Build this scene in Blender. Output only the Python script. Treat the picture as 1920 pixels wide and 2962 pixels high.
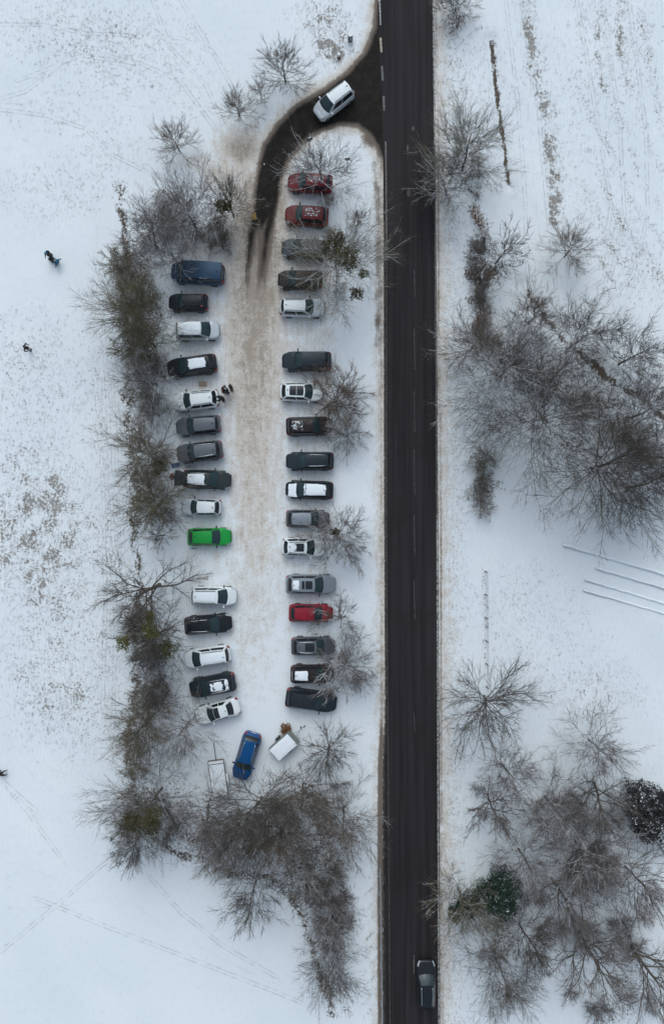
import bpy, math, random
import numpy as np
from mathutils import Vector, Matrix
R_ = math.radians
for o in list(bpy.data.objects): bpy.data.objects.remove(o)
SC = bpy.context.scene
COL = SC.collection
# ------------------------------------------------------------------ camera, sky, sun, exposure
HC = 65.8                      # drone height in metres
PPM = 30.0                     # photo pixels per metre on the ground
cd = bpy.data.cameras.new('camera'); cam = bpy.data.objects.new('camera', cd); COL.objects.link(cam)
cam.location = (0, 0, HC); cam.rotation_euler = (0, 0, 0)
cd.sensor_fit = 'AUTO'; cd.sensor_width = 36; cd.lens = 24; cd.clip_end = 6000; cd.clip_start = 0.5
SC.camera = cam
SUN_EL, SUN_ROT = R_(46), R_(352)
w = bpy.data.worlds.new('World'); SC.world = w; w.use_nodes = True
wn = w.node_tree.nodes; wl = w.node_tree.links
bg = wn['Background']; sky = wn.new('ShaderNodeTexSky'); sky.sky_type = 'NISHITA'; sky.sun_disc = False
sky.sun_elevation = SUN_EL; sky.sun_rotation = SUN_ROT; sky.dust_density = 3.0; sky.air_density = 1.0
hs = wn.new('ShaderNodeHueSaturation'); hs.inputs['Saturation'].default_value = 0.42
tn = wn.new('ShaderNodeMix'); tn.data_type = 'RGBA'; tn.blend_type = 'MULTIPLY'; tn.inputs[0].default_value = 1.0; tn.inputs[7].default_value = (.875, .99, 1.04, 1)
wl.new(sky.outputs[0], hs.inputs['Color']); wl.new(hs.outputs[0], tn.inputs[6]); wl.new(tn.outputs[2], bg.inputs[0])
bg.inputs[1].default_value = 0.15
sl = bpy.data.lights.new('sun', 'SUN'); sun = bpy.data.objects.new('sun', sl); COL.objects.link(sun)
sl.energy = 0.6; sl.angle = R_(60); sl.color = (1.0, 0.99, 0.97)
# direction of the sun: Nishita rotation is measured from +Y clockwise
sd = Vector((math.sin(SUN_ROT)*math.cos(SUN_EL), math.cos(SUN_ROT)*math.cos(SUN_EL), math.sin(SUN_EL)))
sun.rotation_euler = (-sd).to_track_quat('-Z', 'Y').to_euler()
sun.location = (0, 0, 80)
SC.view_settings.view_transform = 'Standard'; SC.view_settings.look = 'None'
SC.view_settings.exposure = 0.07; SC.view_settings.gamma = 1.0
SC.render.engine = 'CYCLES'

# ------------------------------------------------------------------ helpers
def P(px, py, z=0.0):
    k = (HC - z)/HC/PPM
    return ((px-960)*k, (1481-py)*k)
DS = 1920/1543.0
def D(dx, dy, z=0.0): return P(dx*DS, dy*DS, z)

def tag(o, label=None, cat=None, group=None, kind=None):
    if label: o['label'] = label
    if cat: o['category'] = cat
    if group: o['group'] = group
    if kind: o['kind'] = kind
    return o
def empty(name, loc, rz=0.0):
    o = bpy.data.objects.new(name, None); COL.objects.link(o)
    o.location = loc; o.rotation_euler = (0, 0, rz); o.empty_display_size = 0.3
    return o
def link(name, me, mat, parent=None, smooth=True):
    o = bpy.data.objects.new(name, me); COL.objects.link(o)
    if mat is not None and not me.materials: me.materials.append(mat)
    if smooth and len(me.polygons): me.polygons.foreach_set('use_smooth', [True]*len(me.polygons))
    if parent: o.parent = parent
    return o
def copy_tree(o, parent=None):
    c = o.copy(); COL.objects.link(c); c.parent = parent
    for ch in o.children: copy_tree(ch, c)
    return c

class MB:
    def __init__(s): s.v = []; s.f = []
    def add(s, vs, fs):
        b = len(s.v); s.v += [tuple(p) for p in vs]; s.f += [tuple(i+b for i in f) for f in fs]; return s
    def box(s, c, d, rz=0, m=None):
        hx, hy, hz = d[0]/2, d[1]/2, d[2]/2
        vs = [(x, y, z) for z in (-hz, hz) for x, y in ((-hx,-hy),(hx,-hy),(hx,hy),(-hx,hy))]
        ca, sa = math.cos(rz), math.sin(rz)
        vs = [(c[0]+x*ca-y*sa, c[1]+x*sa+y*ca, c[2]+z) for x, y, z in vs]
        return s.add(vs, [(3,2,1,0),(4,5,6,7),(0,1,5,4),(1,2,6,5),(2,3,7,6),(3,0,4,7)])
    def rbox(s, c, d, r=0.25, rz=0):          # box with chamfered vertical and top edges
        hx, hy, hz = d[0]/2, d[1]/2, d[2]/2; q = r*min(hx, hy); t = r*hz
        def ring(k, z):
            X, Y = hx-k, hy-k; e = max(q-k*0.4, 0.001)
            return [(-X+e,-Y,z),(X-e,-Y,z),(X,-Y+e,z),(X,Y-e,z),(X-e,Y,z),(-X+e,Y,z),(-X,Y-e,z),(-X,-Y+e,z)]
        rings = [ring(t*.5, -hz), ring(0, -hz+t), ring(0, hz-t), ring(t*.5, hz)]
        ca, sa = math.cos(rz), math.sin(rz)
        vs = [(c[0]+x*ca-y*sa, c[1]+x*sa+y*ca, c[2]+z) for g in rings for x, y, z in g]
        fs = [tuple(range(7,-1,-1)), tuple(range(24,32))]
        for k in range(3):
            for i in range(8): fs.append((k*8+i, k*8+(i+1)%8, k*8+8+(i+1)%8, k*8+8+i))
        return s.add(vs, fs)
    def tube(s, pts, rad, n=6):
        pts = [Vector(p) for p in pts]; m = len(pts)
        if not hasattr(rad, '__len__'): rad = [rad]*m
        vs = []
        for i, p in enumerate(pts):
            t = (pts[min(i+1, m-1)]-pts[max(i-1, 0)]).normalized()
            u = t.cross(Vector((0.13, 0.29, 0.95)) if abs(t.z) < .9 else Vector((1, 0.1, 0))).normalized(); v = t.cross(u)
            for k in range(n):
                a = 2*math.pi*k/n; vs.append(p+(u*math.cos(a)+v*math.sin(a))*rad[i])
        fs = [tuple(range(n-1, -1, -1)), tuple(range((m-1)*n, m*n))]
        for i in range(m-1):
            for k in range(n): fs.append((i*n+k, i*n+(k+1)%n, (i+1)*n+(k+1)%n, (i+1)*n+k))
        return s.add(vs, fs)
    def grid(s, fn, us, vs_, flip=False):
        nu, nv = len(us), len(vs_)
        pts = [fn(u, v) for u in us for v in vs_]
        fs = []
        for i in range(nu-1):
            for j in range(nv-1):
                q = (i*nv+j, i*nv+j+1, (i+1)*nv+j+1, (i+1)*nv+j)
                fs.append(q[::-1] if flip else q)
        return s.add(pts, fs)
    def mesh(s, name):
        me = bpy.data.meshes.new(name); me.from_pydata(s.v, [], s.f); me.update(); return me
    def build(s, name, mat, parent=None, smooth=False):
        return link(name, s.mesh(name), mat, parent, smooth)
def lin(a, b, n): return [a+(b-a)*i/(n-1) for i in range(n)]
def np_mesh(name, verts, quads=None, tris=None):
    me = bpy.data.meshes.new(name)
    verts = np.ascontiguousarray(verts, dtype=np.float32)
    nq = 0 if quads is None else len(quads); nt = 0 if tris is None else len(tris)
    me.vertices.add(len(verts)); me.vertices.foreach_set('co', verts.ravel())
    loops = []; start = []
    if nq: loops.append(np.asarray(quads).ravel()); start.append(np.arange(nq)*4)
    if nt: loops.append(np.asarray(tris).ravel()); start.append(nq*4+np.arange(nt)*3)
    lv = np.concatenate(loops).astype(np.int32); ls = np.concatenate(start).astype(np.int32)
    me.loops.add(len(lv)); me.loops.foreach_set('vertex_index', lv)
    me.polygons.add(nq+nt); me.polygons.foreach_set('loop_start', ls)
    me.update(calc_edges=True); me.validate()
    return me

# ------------------------------------------------------------------ materials
class NT:
    def __init__(s, name):
        s.m = bpy.data.materials.new(name); s.m.use_nodes = True; s.t = s.m.node_tree; s.n = s.t.nodes; s.l = s.t.links
        s.b = s.n['Principled BSDF']
        s.pos = s.n.new('ShaderNodeNewGeometry')
    def put(s, i, x):
        if isinstance(x, (int, float)): i.default_value = x
        elif isinstance(x, tuple): i.default_value = (*x, 1) if len(x) == 3 and i.type == 'RGBA' else x
        else: s.l.new(x, i)
    def attr(s, a):
        n = s.n.new('ShaderNodeAttribute'); n.attribute_name = a; return n.outputs['Fac']
    def noise(s, scale, detail=2, rough=0.5, vec=None, dist=0.0):
        n = s.n.new('ShaderNodeTexNoise'); n.inputs['Scale'].default_value = scale; n.inputs['Detail'].default_value = detail
        n.inputs['Roughness'].default_value = rough; n.inputs['Distortion'].default_value = dist
        s.l.new(vec if vec is not None else s.pos.outputs['Position'], n.inputs['Vector']); return n.outputs['Fac']
    def mapping(s, scale, rot=(0, 0, 0)):
        n = s.n.new('ShaderNodeMapping'); n.inputs['Scale'].default_value = scale; n.inputs['Rotation'].default_value = rot
        s.l.new(s.pos.outputs['Position'], n.inputs['Vector']); return n.outputs['Vector']
    def math(s, op, a, b=0.0, c=0.0, clamp=False):
        n = s.n.new('ShaderNodeMath'); n.operation = op; n.use_clamp = clamp
        s.put(n.inputs[0], a); s.put(n.inputs[1], b); s.put(n.inputs[2], c); return n.outputs[0]
    def ss(s, x, a, b, lo=0.0, hi=1.0):
        n = s.n.new('ShaderNodeMapRange'); n.interpolation_type = 'SMOOTHSTEP'
        s.put(n.inputs['Value'], x); s.put(n.inputs['From Min'], a); s.put(n.inputs['From Max'], b)
        s.put(n.inputs['To Min'], lo); s.put(n.inputs['To Max'], hi); return n.outputs[0]
    def mix(s, f, a, b):
        n = s.n.new('ShaderNodeMix'); n.data_type = 'RGBA'
        s.put(n.inputs[0], f); s.put(n.inputs[6], a); s.put(n.inputs[7], b); return n.outputs[2]
    def bump(s, h, strength=0.3, dist=0.05):
        n = s.n.new('ShaderNodeBump'); n.inputs['Strength'].default_value = strength; n.inputs['Distance'].default_value = dist
        s.l.new(h, n.inputs['Height']); s.l.new(n.outputs[0], s.b.inputs['Normal'])
    def out(s, col, rough=0.8, **k):
        s.put(s.b.inputs['Base Color'], col); s.put(s.b.inputs['Roughness'], rough)
        for a, v in k.items(): s.put(s.b.inputs[a.replace('_', ' ')], v)
        return s.m
def plain(name, col, rough=0.6, var=0.25, scale=6.0, **k):
    t = NT(name); n = t.noise(scale, 3)
    c2 = tuple(min(1, x*(1+var)) for x in col); c1 = tuple(x*(1-var) for x in col)
    return t.out(t.mix(n, c1, c2), rough, **k)

def ground_material():
    t = NT('snowy_ground')
    nL = t.noise(0.12, 3); nM = t.noise(1.3, 4, .6); nF = t.noise(4.3, 3, .6); nS = t.noise(9.0, 2, .6); nP = t.noise(.55, 3, .6)
    nStr = t.noise(1.0, 3, .6, t.mapping((5, 1.4, 3)))
    snow = t.mix(t.ss(nL, .3, .7), (.81, .835, .86), (.765, .795, .83))
    snow = t.mix(t.ss(nM, .55, .75, 0, .35), snow, (.66, .69, .73))
    # faint ruts of sledges, skis and feet
    tr = t.attr('track'); at = t.math('ABSOLUTE', t.math('SUBTRACT', t.math('ABSOLUTE', tr), 0.16))
    tm = t.math('MULTIPLY', t.ss(at, .03, .10, 1, 0), t.ss(nM, .38, .62, .08, .85))
    snow = t.mix(t.math('MULTIPLY', tm, .56), snow, (.42, .43, .44))
    # dead grass showing through
    g0 = t.attr('grass'); snow = t.mix(t.math('MULTIPLY', t.ss(nStr, .42, .72, 0, .5), t.ss(g0, .0, .6, .25, 1)), snow, (.60, .625, .65))
    g = t.attr('grass'); th = t.math('SUBTRACT', .735, t.math('MULTIPLY', t.math('MULTIPLY', g, t.ss(nP, .3, .66, .35, 1.25)), .25))
    nG = t.math('ADD', t.math('MULTIPLY', nF, .6), t.math('ADD', t.math('MULTIPLY', nStr, .25), t.math('MULTIPLY', nS, .15)))
    gm = t.ss(nG, t.math('SUBTRACT', th, .03), t.math('ADD', th, .10))
    gcol = t.mix(nM, (.16, .13, .105), (.24, .20, .16))
    c = t.mix(t.math('MULTIPLY', gm, .8), snow, gcol)
    # trodden and driven slush
    d = t.attr('dirt')
    nY = t.noise(1.0, 4, .65, t.mapping((2.6, .55, 1)))
    nD = t.math('ADD', t.math('ADD', t.math('MULTIPLY', nP, .2), t.math('MULTIPLY', nY, .28)), t.math('ADD', t.math('MULTIPLY', nM, .24), t.math('MULTIPLY', nF, .28)))
    dm = t.math('ADD', d, t.math('MULTIPLY', t.math('SUBTRACT', nD, .5), 2.2))
    c = t.mix(t.math('MULTIPLY', t.ss(dm, .05, .55), t.ss(d, .02, .2)), c, t.mix(nS, (.55, .485, .425), (.69, .635, .585)))
    c = t.mix(t.math('MULTIPLY', t.ss(dm, .45, .85), t.ss(d, .1, .4)), c, t.mix(nS, (.32, .262, .212), (.47, .40, .34)))
    # bare mud, brown
    mu = t.attr('mud')
    mm = t.math('ADD', mu, t.math('MULTIPLY', t.math('SUBTRACT', nD, .5), 1.1))
    c = t.mix(t.math('MULTIPLY', t.ss(mm, .25, .7), t.ss(mu, .03, .25)), c, t.mix(nF, (.12, .092, .075), (.24, .195, .165)))
    # leaf litter and dead stalks below the hedges
    li = t.attr('litter')
    lm = t.math('ADD', t.math('MULTIPLY', li, t.ss(nP, .28, .62, .55, 1.1)), t.math('MULTIPLY', t.math('SUBTRACT', nG, .5), 2.6))
    c = t.mix(t.math('MULTIPLY', t.ss(lm, .35, .75), t.ss(li, .03, .3)), c, t.mix(nS, (.075, .058, .046), (.16, .125, .10)))
    # wet asphalt of the access lane
    a = t.attr('lane'); am = t.ss(t.math('ADD', a, t.math('MULTIPLY', t.math('SUBTRACT', nD, .5), 1.0)), -.14, .34)
    acol = t.mix(t.ss(nM, .4, .7), (.019, .016, .0145), (.030, .026, .0235))
    c = t.mix(am, c, acol)
    h = t.math('ADD', t.math('MULTIPLY', nF, .6), t.math('SUBTRACT', t.math('MULTIPLY', nM, .8), t.math('MULTIPLY', tm, .5)))
    t.bump(h, .35, .08)
    return t.out(c, .88, Specular_IOR_Level=0.1)
M_GROUND = ground_material()
def road_material():
    t = NT('wet_asphalt'); nM = t.noise(1.2, 4); nF = t.noise(14, 2); st = t.noise(1.0, 3, .6, t.mapping((2.2, .05, 1)))
    c = t.mix(t.ss(st, .3, .7), (.0175, .015, .0175), (.035, .0305, .0335))
    c = t.mix(t.ss(nF, .35, .75, 0, .5), c, (.034, .030, .031))
    c = t.mix(t.ss(t.noise(.25, 3), .5, .75, 0, .5), c, (.021, .0185, .0165))
    e = t.attr('edge')           # grit that gathers along the verge, metres from the edge
    em = t.ss(t.math('ADD', e, t.math('MULTIPLY', t.math('SUBTRACT', nM, .5), .5)), .02, .30, 1, 0)
    c = t.mix(t.math('MULTIPLY', em, .75), c, t.mix(nF, (.075, .062, .053), (.14, .12, .105)))
    es = t.ss(t.math('ADD', e, t.math('MULTIPLY', t.math('SUBTRACT', t.noise(2.6, 4, .7), .5), .95)), -.10, .02, 1, 0)
    c = t.mix(t.math('MULTIPLY', es, .85), c, t.mix(nM, (.30, .265, .235), (.62, .62, .63)))
    t.bump(nF, .25, .01)
    return t.out(c, .75, Specular_IOR_Level=.12)
M_ROAD = road_material()
def paint_mark(name, col, wear):
    t = NT(name); n = t.noise(5, 4, .7)
    c = t.mix(t.ss(n, wear-.12, wear+.12), (.026, .023, .025), col); return t.out(c, .7)
M_MARK = paint_mark('worn_white_paint', (.46, .45, .44), .47)
M_MARK2 = paint_mark('worn_cream_paint', (.42, .35, .26), .42)
M_MARK3 = paint_mark('worn_grey_paint', (.15, .145, .14), .45)
M_MARKF = paint_mark('almost_gone_paint', (.09, .085, .08), .53)
def bark(name, c1, c2, snow=0.0, sc=3.0):
    t = NT(name); n = t.noise(sc, 4, .65)
    c = t.mix(n, c1, c2)
    if snow > 0:
        sx = t.n.new('ShaderNodeSeparateXYZ'); t.l.new(t.pos.outputs['Normal'], sx.inputs[0])
        up = t.ss(sx.outputs['Z'], .25, .75); nn = t.noise(.9, 3)
        c = t.mix(t.math('MULTIPLY', up, t.ss(nn, .62-snow*.35, .74-snow*.35)), c, (.72, .74, .77))
    return t.out(c, .85, Specular_IOR_Level=.2)
BARK = dict(
    dark=bark('dark_bark', (.07, .056, .046), (.15, .128, .105)),
    olive=bark('mossy_bark', (.075, .066, .04), (.16, .145, .09)),
    pale=bark('pale_bark', (.22, .21, .20), (.42, .41, .40), .6),
    snowy=bark('snow_dusted_bark', (.10, .088, .08), (.22, .20, .185), 1.0),
    half=bark('lightly_dusted_bark', (.075, .063, .054), (.17, .145, .125), .62),
    tw_brown=bark('brown_twigs', (.125, .098, .078), (.25, .205, .17), .16),
    tw_dark=bark('dark_twigs', (.06, .052, .046), (.14, .122, .108), .14),
    tw_olive=bark('olive_twigs', (.105, .088, .055), (.215, .184, .122), .14),
    tw_purple=bark('purplish_twigs', (.14, .12, .117), (.27, .237, .232), .24),
    tw_rust=bark('russet_twigs', (.12, .082, .064), (.23, .165, .135), .1),
    sh_brown=bark('brown_shrub_twigs', (.16, .132, .112), (.30, .255, .22), .25), sh_grey=bark('grey_shrub_twigs', (.13, .117, .108), (.26, .24, .225), .25), sh_olive=bark('olive_shrub_twigs', (.15, .13, .085), (.28, .25, .175), .2),
    sh_purple=bark('purplish_shrub_twigs', (.16, .137, .135), (.30, .262, .258), .3), sh_rust=bark('russet_shrub_twigs', (.18, .125, .098), (.32, .235, .19), .15), sh_snow=bark('frosted_shrub_twigs', (.2, .185, .175), (.36, .34, .33), .62),
    tw_snow=bark('snow_flecked_twigs', (.085, .073, .066), (.19, .168, .155), .5))
def leafm(name, c1, c2, snow=0):
    t = NT(name); n = t.noise(2.5, 3); c = t.mix(n, c1, c2)
    if snow:
        c = t.mix(t.ss(t.noise(1.7, 4, .7), .66-.2*snow, .70-.2*snow), c, (.7, .72, .75))
    return t.out(c, .7, Specular_IOR_Level=.25)
M_MISTLE = leafm('mistletoe_leaves', (.075, .078, .022), (.14, .13, .04))
M_IVYO = leafm('olive_ivy_leaves', (.045, .040, .018), (.10, .085, .036))
M_IVYG = leafm('dark_green_ivy', (.013, .032, .021), (.032, .060, .040), .32)
M_DARKL = leafm('dark_snow_flecked_leaves', (.02, .02, .022), (.05, .045, .048), .45)
M_DEADL = leafm('russet_dead_leaves', (.13, .055, .022), (.25, .12, .05))
M_SNOW = plain('snow', (.80, .83, .87), .7, .05, 3.0)
def thin_snow():
    t = NT('thin_melting_snow'); t.out((.74, .76, .79), .7); n = t.noise(5, 4, .7)
    tr = t.n.new('ShaderNodeBsdfTransparent'); mx = t.n.new('ShaderNodeMixShader'); t.l.new(t.ss(n, .47, .62, 0, .9), mx.inputs[0]); t.l.new(tr.outputs[0], mx.inputs[1]); t.l.new(t.b.outputs[0], mx.inputs[2])
    t.l.new(mx.outputs[0], t.n['Material Output'].inputs[0]); return t.m
M_SNOWT = thin_snow()
M_TYRE = plain('tyre_rubber', (.02, .02, .021), .8)
M_RIM = plain('wheel_rim', (.35, .36, .37), .35, .1, Metallic=.8)
M_GLASS = plain('car_glass', (.022, .042, .048), .06, .3, .6, Specular_IOR_Level=.38)
M_GLASSR = plain('tinted_car_glass', (.018, .021, .026), .08, .3, .6, Specular_IOR_Level=.5)
M_BLACK = plain('black_plastic', (.014, .014, .015), .5)
M_CHROME = plain('polished_rail', (.62, .64, .66), .25, .05, Metallic=.85)
M_TAIL = plain('red_tail_lamp', (.22, .012, .014), .25, .1)
M_HEAD = plain('clear_headlamp', (.42, .45, .47), .15, .1)
M_PLATE = plain('number_plate', (.62, .62, .58), .5, .05)
M_STEEL = plain('galvanised_steel', (.42, .44, .46), .45, .12, Metallic=.5)
M_WOOD = plain('weathered_wood', (.17, .12, .085), .8, .4, 9)
M_PALEW = plain('pale_wood', (.36, .25, .16), .7, .3, 9)
PAINTS = {}
def paint(key, col, rough=.32, met=0.0, dirt=.3):
    t = NT('car_paint_'+key); n = t.noise(1.2, 4, .6)
    c = t.mix(t.ss(n, .5, .8, 0, dirt), col, tuple(x*.8+.012 for x in col))
    PAINTS[key] = t.out(c, rough, Metallic=met, Coat_Weight=.12, Coat_Roughness=.12, Specular_IOR_Level=.25); return PAINTS[key]
for k, c, m in (('blue_van', (.022, .060, .115), .2), ('black', (.015, .017, .022), 0), ('silver', (.58, .61, .64), .15), ('white', (.76, .79, .80), 0),
                ('grey', (.095, .10, .115), .25), ('midgrey', (.13, .14, .16), .25), ('darkgreen', (.035, .045, .047), .2), ('green', (.014, .30, .05), 0),
                ('blue', (.003, .065, .20), 0), ('red', (.26, .014, .028), 0), ('darkred', (.12, .008, .012), 0), ('deepred', (.18, .010, .018), 0), ('bluegrey', (.055, .066, .085), .25),
                ('brownblack', (.026, .018, .018), 0), ('silvergrey', (.26, .285, .32), .3), ('taupe', (.13, .125, .135), .25), ('navyblack', (.022, .029, .038), .1)):
    paint(k, c, met=m)

# ------------------------------------------------------------------ terrain masks (all in photo pixels of the site survey, turned into metres)
def seg_dist(X, Y, pts, signed=False):
    best = np.full(X.shape, 1e9); sg = np.ones(X.shape)
    for (ax, ay), (bx, by) in zip(pts[:-1], pts[1:]):
        dx, dy = bx-ax, by-ay; L2 = dx*dx+dy*dy+1e-9
        t = np.clip(((X-ax)*dx+(Y-ay)*dy)/L2, 0, 1)
        d = np.hypot(X-ax-t*dx, Y-ay-t*dy)
        if signed:
            s = np.sign(dx*(Y-ay)-dy*(X-ax)); sg = np.where(d < best, s, sg)
        best = np.minimum(best, d)
    return best*sg if signed else best
def inside(X, Y, poly):
    r = np.zeros(X.shape, bool); n = len(poly)
    for i in range(n):
        (x1, y1), (x2, y2) = poly[i], poly[(i+1) % n]
        c = ((y1 > Y) != (y2 > Y)) & (X < (x2-x1)*(Y-y1)/(y2-y1+1e-12)+x1); r ^= c
    return r
def W2(pts): return [P(*p) for p in pts]
def WD(pts): return [D(*p) for p in pts]
def blob(X, Y, px, py, rx, ry, s, ang=0):
    cx, cy = P(px, py); c, n = math.cos(ang), math.sin(ang)
    u = ((X-cx)*c+(Y-cy)*n)*PPM/rx; v = (-(X-cx)*n+(Y-cy)*c)*PPM/ry
    return s*np.exp(-(u*u+v*v))
def sstep(x, a, b):
    t = np.clip((x-a)/(b-a), 0, 1); return t*t*(3-2*t)
ROAD_L = W2([(1086, -900), (1092, 0), (1108, 410), (1110, 1490), (1113, 2060), (1106, 2200), (1105, 2400), (1106, 2962), (1112, 3900)])
ROAD_R = W2([(1240, -900), (1254, 0), (1259, 410), (1267, 1490), (1271, 2400), (1272, 2962), (1276, 3900)])
LANE = W2([(1150, -200), (1091, 0), (1085, 80), (1070, 122), (1053, 158), (1010, 208), (946, 257), (858, 309), (806, 361), (768, 419), (750, 476), (741, 529),
           (733, 570), (730, 600), (726, 650), (728, 720), (768, 720), (790, 650), (803, 592), (816, 507), (834, 463), (863, 423), (898, 392), (942, 370), (986, 356), (1035, 362),
           (1069, 388), (1091, 419), (1106, 463), (1113, 529), (1114, 620), (1150, 640)])
TRACKS = [WD(t) for t in (
    [(355,0),(395,110),(480,200),(520,290)], [(420,0),(500,130),(560,240)], [(0,58),(100,60),(200,78),(420,90),(490,120)], [(0,230),(60,215),(130,160),(190,105)],
    [(0,255),(110,270),(200,300),(260,360),(340,400)], [(250,130),(330,150),(420,190),(500,300)], [(40,190),(190,130),(330,150)],
    [(20,1835),(60,1880),(140,1990)], [(0,2215),(150,2090),(240,2010),(330,1950)], [(90,2090),(250,2155),(420,2220),(600,2290),(700,2330)],
    [(350,2040),(420,2120),(520,2200),(640,2270)], [(235,690),(250,900),(262,1200),(270,1500),(262,1720)], [(262,800),(278,1000),(285,1250),(292,1460)], [(220,860),(240,1100),(246,1400),(240,1650)], [(0,1810),(90,1890)],
    [(1210,0),(1250,250),(1270,480),(1290,650),(1300,760)], [(1175,0),(1205,260),(1220,470),(1225,640)], [(130,1690),(260,1560),(300,1500)], [(1400,0),(1440,300),(1450,500),(1420,640),(1330,700)], [(1460,0),(1500,300),(1505,500),(1470,640),(1400,720)], [(1340,0),(1390,300),(1420,480),(1400,610),(1340,660)])]
DITCHES = [(W2([(1420, 120), (1432, 220), (1446, 330), (1460, 430), (1469, 530)]), .18, .8), (W2([(1520, 830), (1580, 930), (1680, 1020), (1790, 1110), (1930, 1210)]), .22, .9)]
HEDGE_LINE = W2([(352, 545), (360, 800), (374, 1150), (388, 1400), (398, 1600), (402, 1800), (385, 2050), (372, 2200), (400, 2400), (520, 2470), (640, 2510), (780, 2540), (860, 2600), (900, 2750), (960, 2930)])
def warp(X, Y):
    a = .5*np.sin(.9*X+.6*Y+1)+.35*np.sin(2.1*Y-1.3*X+2)+.25*np.sin(3.7*X+2.9*Y)+.15*np.sin(6.1*Y-4.3*X)
    b = .5*np.sin(.8*Y-.7*X+4)+.35*np.sin(1.9*X+1.6*Y+.5)+.25*np.sin(4.1*Y-2.7*X)+.15*np.sin(5.7*X+5.1*Y)
    return X+a, Y+b
def masks(X, Y):
    m = {}; WX, WY = warp(X, Y)
    PX, PY = X*PPM+960, 1481-Y*PPM
    dl = seg_dist(X, Y, ROAD_L); dr = seg_dist(X, Y, ROAD_R)
    laned = seg_dist(X, Y, LANE+[LANE[0]]); laneS = np.where(inside(X, Y, LANE), laned, -laned)
    lane = laneS - 1.3*sstep(PY, 560, 730)          # the lane's end is buried in slush
    for r in ([(752,560),(742,620),(726,690),(712,800),(702,950)], [(800,540),(790,600),(772,680),(758,790),(750,950)]):
        lane = np.maximum(lane, .42-seg_dist(X, Y, W2(r))-.6*sstep(PY, 620, 960))
    m['lane'] = np.clip(lane, -3, 3)
    # grass
    g = .14+0*X
    for b in ((90,1430,130,150,.75),(140,1580,160,140,.7),(130,1860,160,260,.62),(240,2050,140,120,.5),(230,100,240,110,.55),(120,330,160,60,.3),(420,210,200,120,.35),(150,560,260,90,.42),
              (330,430,120,60,.3),(60,1000,140,160,.3),(120,1150,200,150,.35),(950,90,60,90,.75),(985,150,60,40,.6),(900,60,90,90,.3),(560,330,50,40,.3),(1700,2010,170,90,.55),(1560,1830,170,150,.32),
              (1800,60,140,240,.35),(1700,300,160,300,.25),(1840,800,120,110,.5),(1770,650,110,140,.3),(1480,1720,120,90,.25),(1870,2230,60,60,.2),(1320,150,60,150,.3),(1420,300,60,180,.5)):
        g = g+blob(WX, WY, *b)
    band = seg_dist(X, Y, W2([(1510,-60),(1530,90),(1548,240),(1572,300)])); g = g+1.0*np.exp(-(band/.75)**2)
    band = seg_dist(X, Y, W2([(1585,335),(1590,440),(1605,540),(1602,640)])); g = g+1.2*np.exp(-(band/.75)**2)
    rows = .5+.5*np.sin((PX-.02*PY-.00042*np.maximum(PY, 0)**2+14*np.sin(PY/150)+9*np.sin(PX/47+PY/90))/66*2*np.pi)
    fieldR = sstep(PX, 1640, 1720)*sstep(PY, 900, 700); g = g+fieldR*(rows**2*.42-.06)
    packed = seg_dist(X, Y, W2([(-60, 870), (150, 760), (330, 670), (460, 580), (560, 500)])); g = g*sstep(packed, .8, 2.6)
    g = g+.36*np.exp(-(seg_dist(X, Y, W2([(280,850),(300,1200),(330,1600),(310,1900)]))/1.6)**2)
    g = g*(1-.8*sstep(PY, 2380, 2520)*sstep(PX, 900, 500))
    vr = sstep(PX, 1262, 1290)*sstep(PX, 1375, 1320); g = g+.42*vr
    streak = .5+.5*np.sin((PY+1.1*PX)/44*2*np.pi)
    g = g+.9*streak**3*np.exp(-((PX-1072)/26)**2)*sstep(PY, 2480, 2600)
    m['grass'] = np.clip(g, 0, 1.15)
    # slush
    LOT = seg_dist(X, Y, W2([(760,560),(745,800),(735,1000),(735,1300),(738,1600),(722,1900),(715,2040)]))
    inten = np.interp(PY, [420,560,700,1000,1300,1600,1850,2060,2140], [.25,.9,.9,.76,.56,.40,.26,.12,0])
    d = inten*np.exp(-(LOT/3.4)**2)
    bay = sstep(PX, 480, 560)*sstep(PX, 1010, 930)*sstep(PY, 620, 720)*sstep(PY, 2120, 2040); d = np.maximum(d, bay*np.interp(PY, [600, 1500, 2100], [.34, .20, .10]))
    d = np.maximum(d, .85*np.exp(-np.maximum(-laneS, 0)/.8)*(PX < 1110))
    for b in ((700,440,80,80,.75),(660,500,90,60,.55),(600,470,80,40,.4),(820,620,60,100,.6),(800,800,60,120,.6),(735,900,60,130,.4),(690,1180,60,90,.25)): d = np.maximum(d, blob(X, Y, *b))
    d = np.maximum(d, .55*np.exp(-((dr-.3)/.5)**2)*(PX > 1200)*.8); d = np.maximum(d, .42*np.exp(-np.maximum(dr-.4, 0)/1.4)*(PX > 1200))
    d = np.maximum(d, .55*np.exp(-np.maximum(dl-.2, 0)/.75)*(PX < 1130))
    m['dirt'] = np.clip(d, 0, 1.2)
    mu = .75*np.exp(-(np.maximum(-laneS, 0)/.42)**2)*(PX < 1112)*(PY < 640)*np.clip(.35+.65*sstep(PY,560,300)+.3, 0, 1)
    for r in ([(752,590),(738,660),(722,760),(708,900)], [(800,560),(785,640),(768,740),(756,930)], [(775,600),(762,700),(740,900)]):
        mu = np.maximum(mu, .85*np.exp(-(seg_dist(X, Y, W2(r))/.42)**2)*sstep(PY, 1000, 700))
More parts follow.
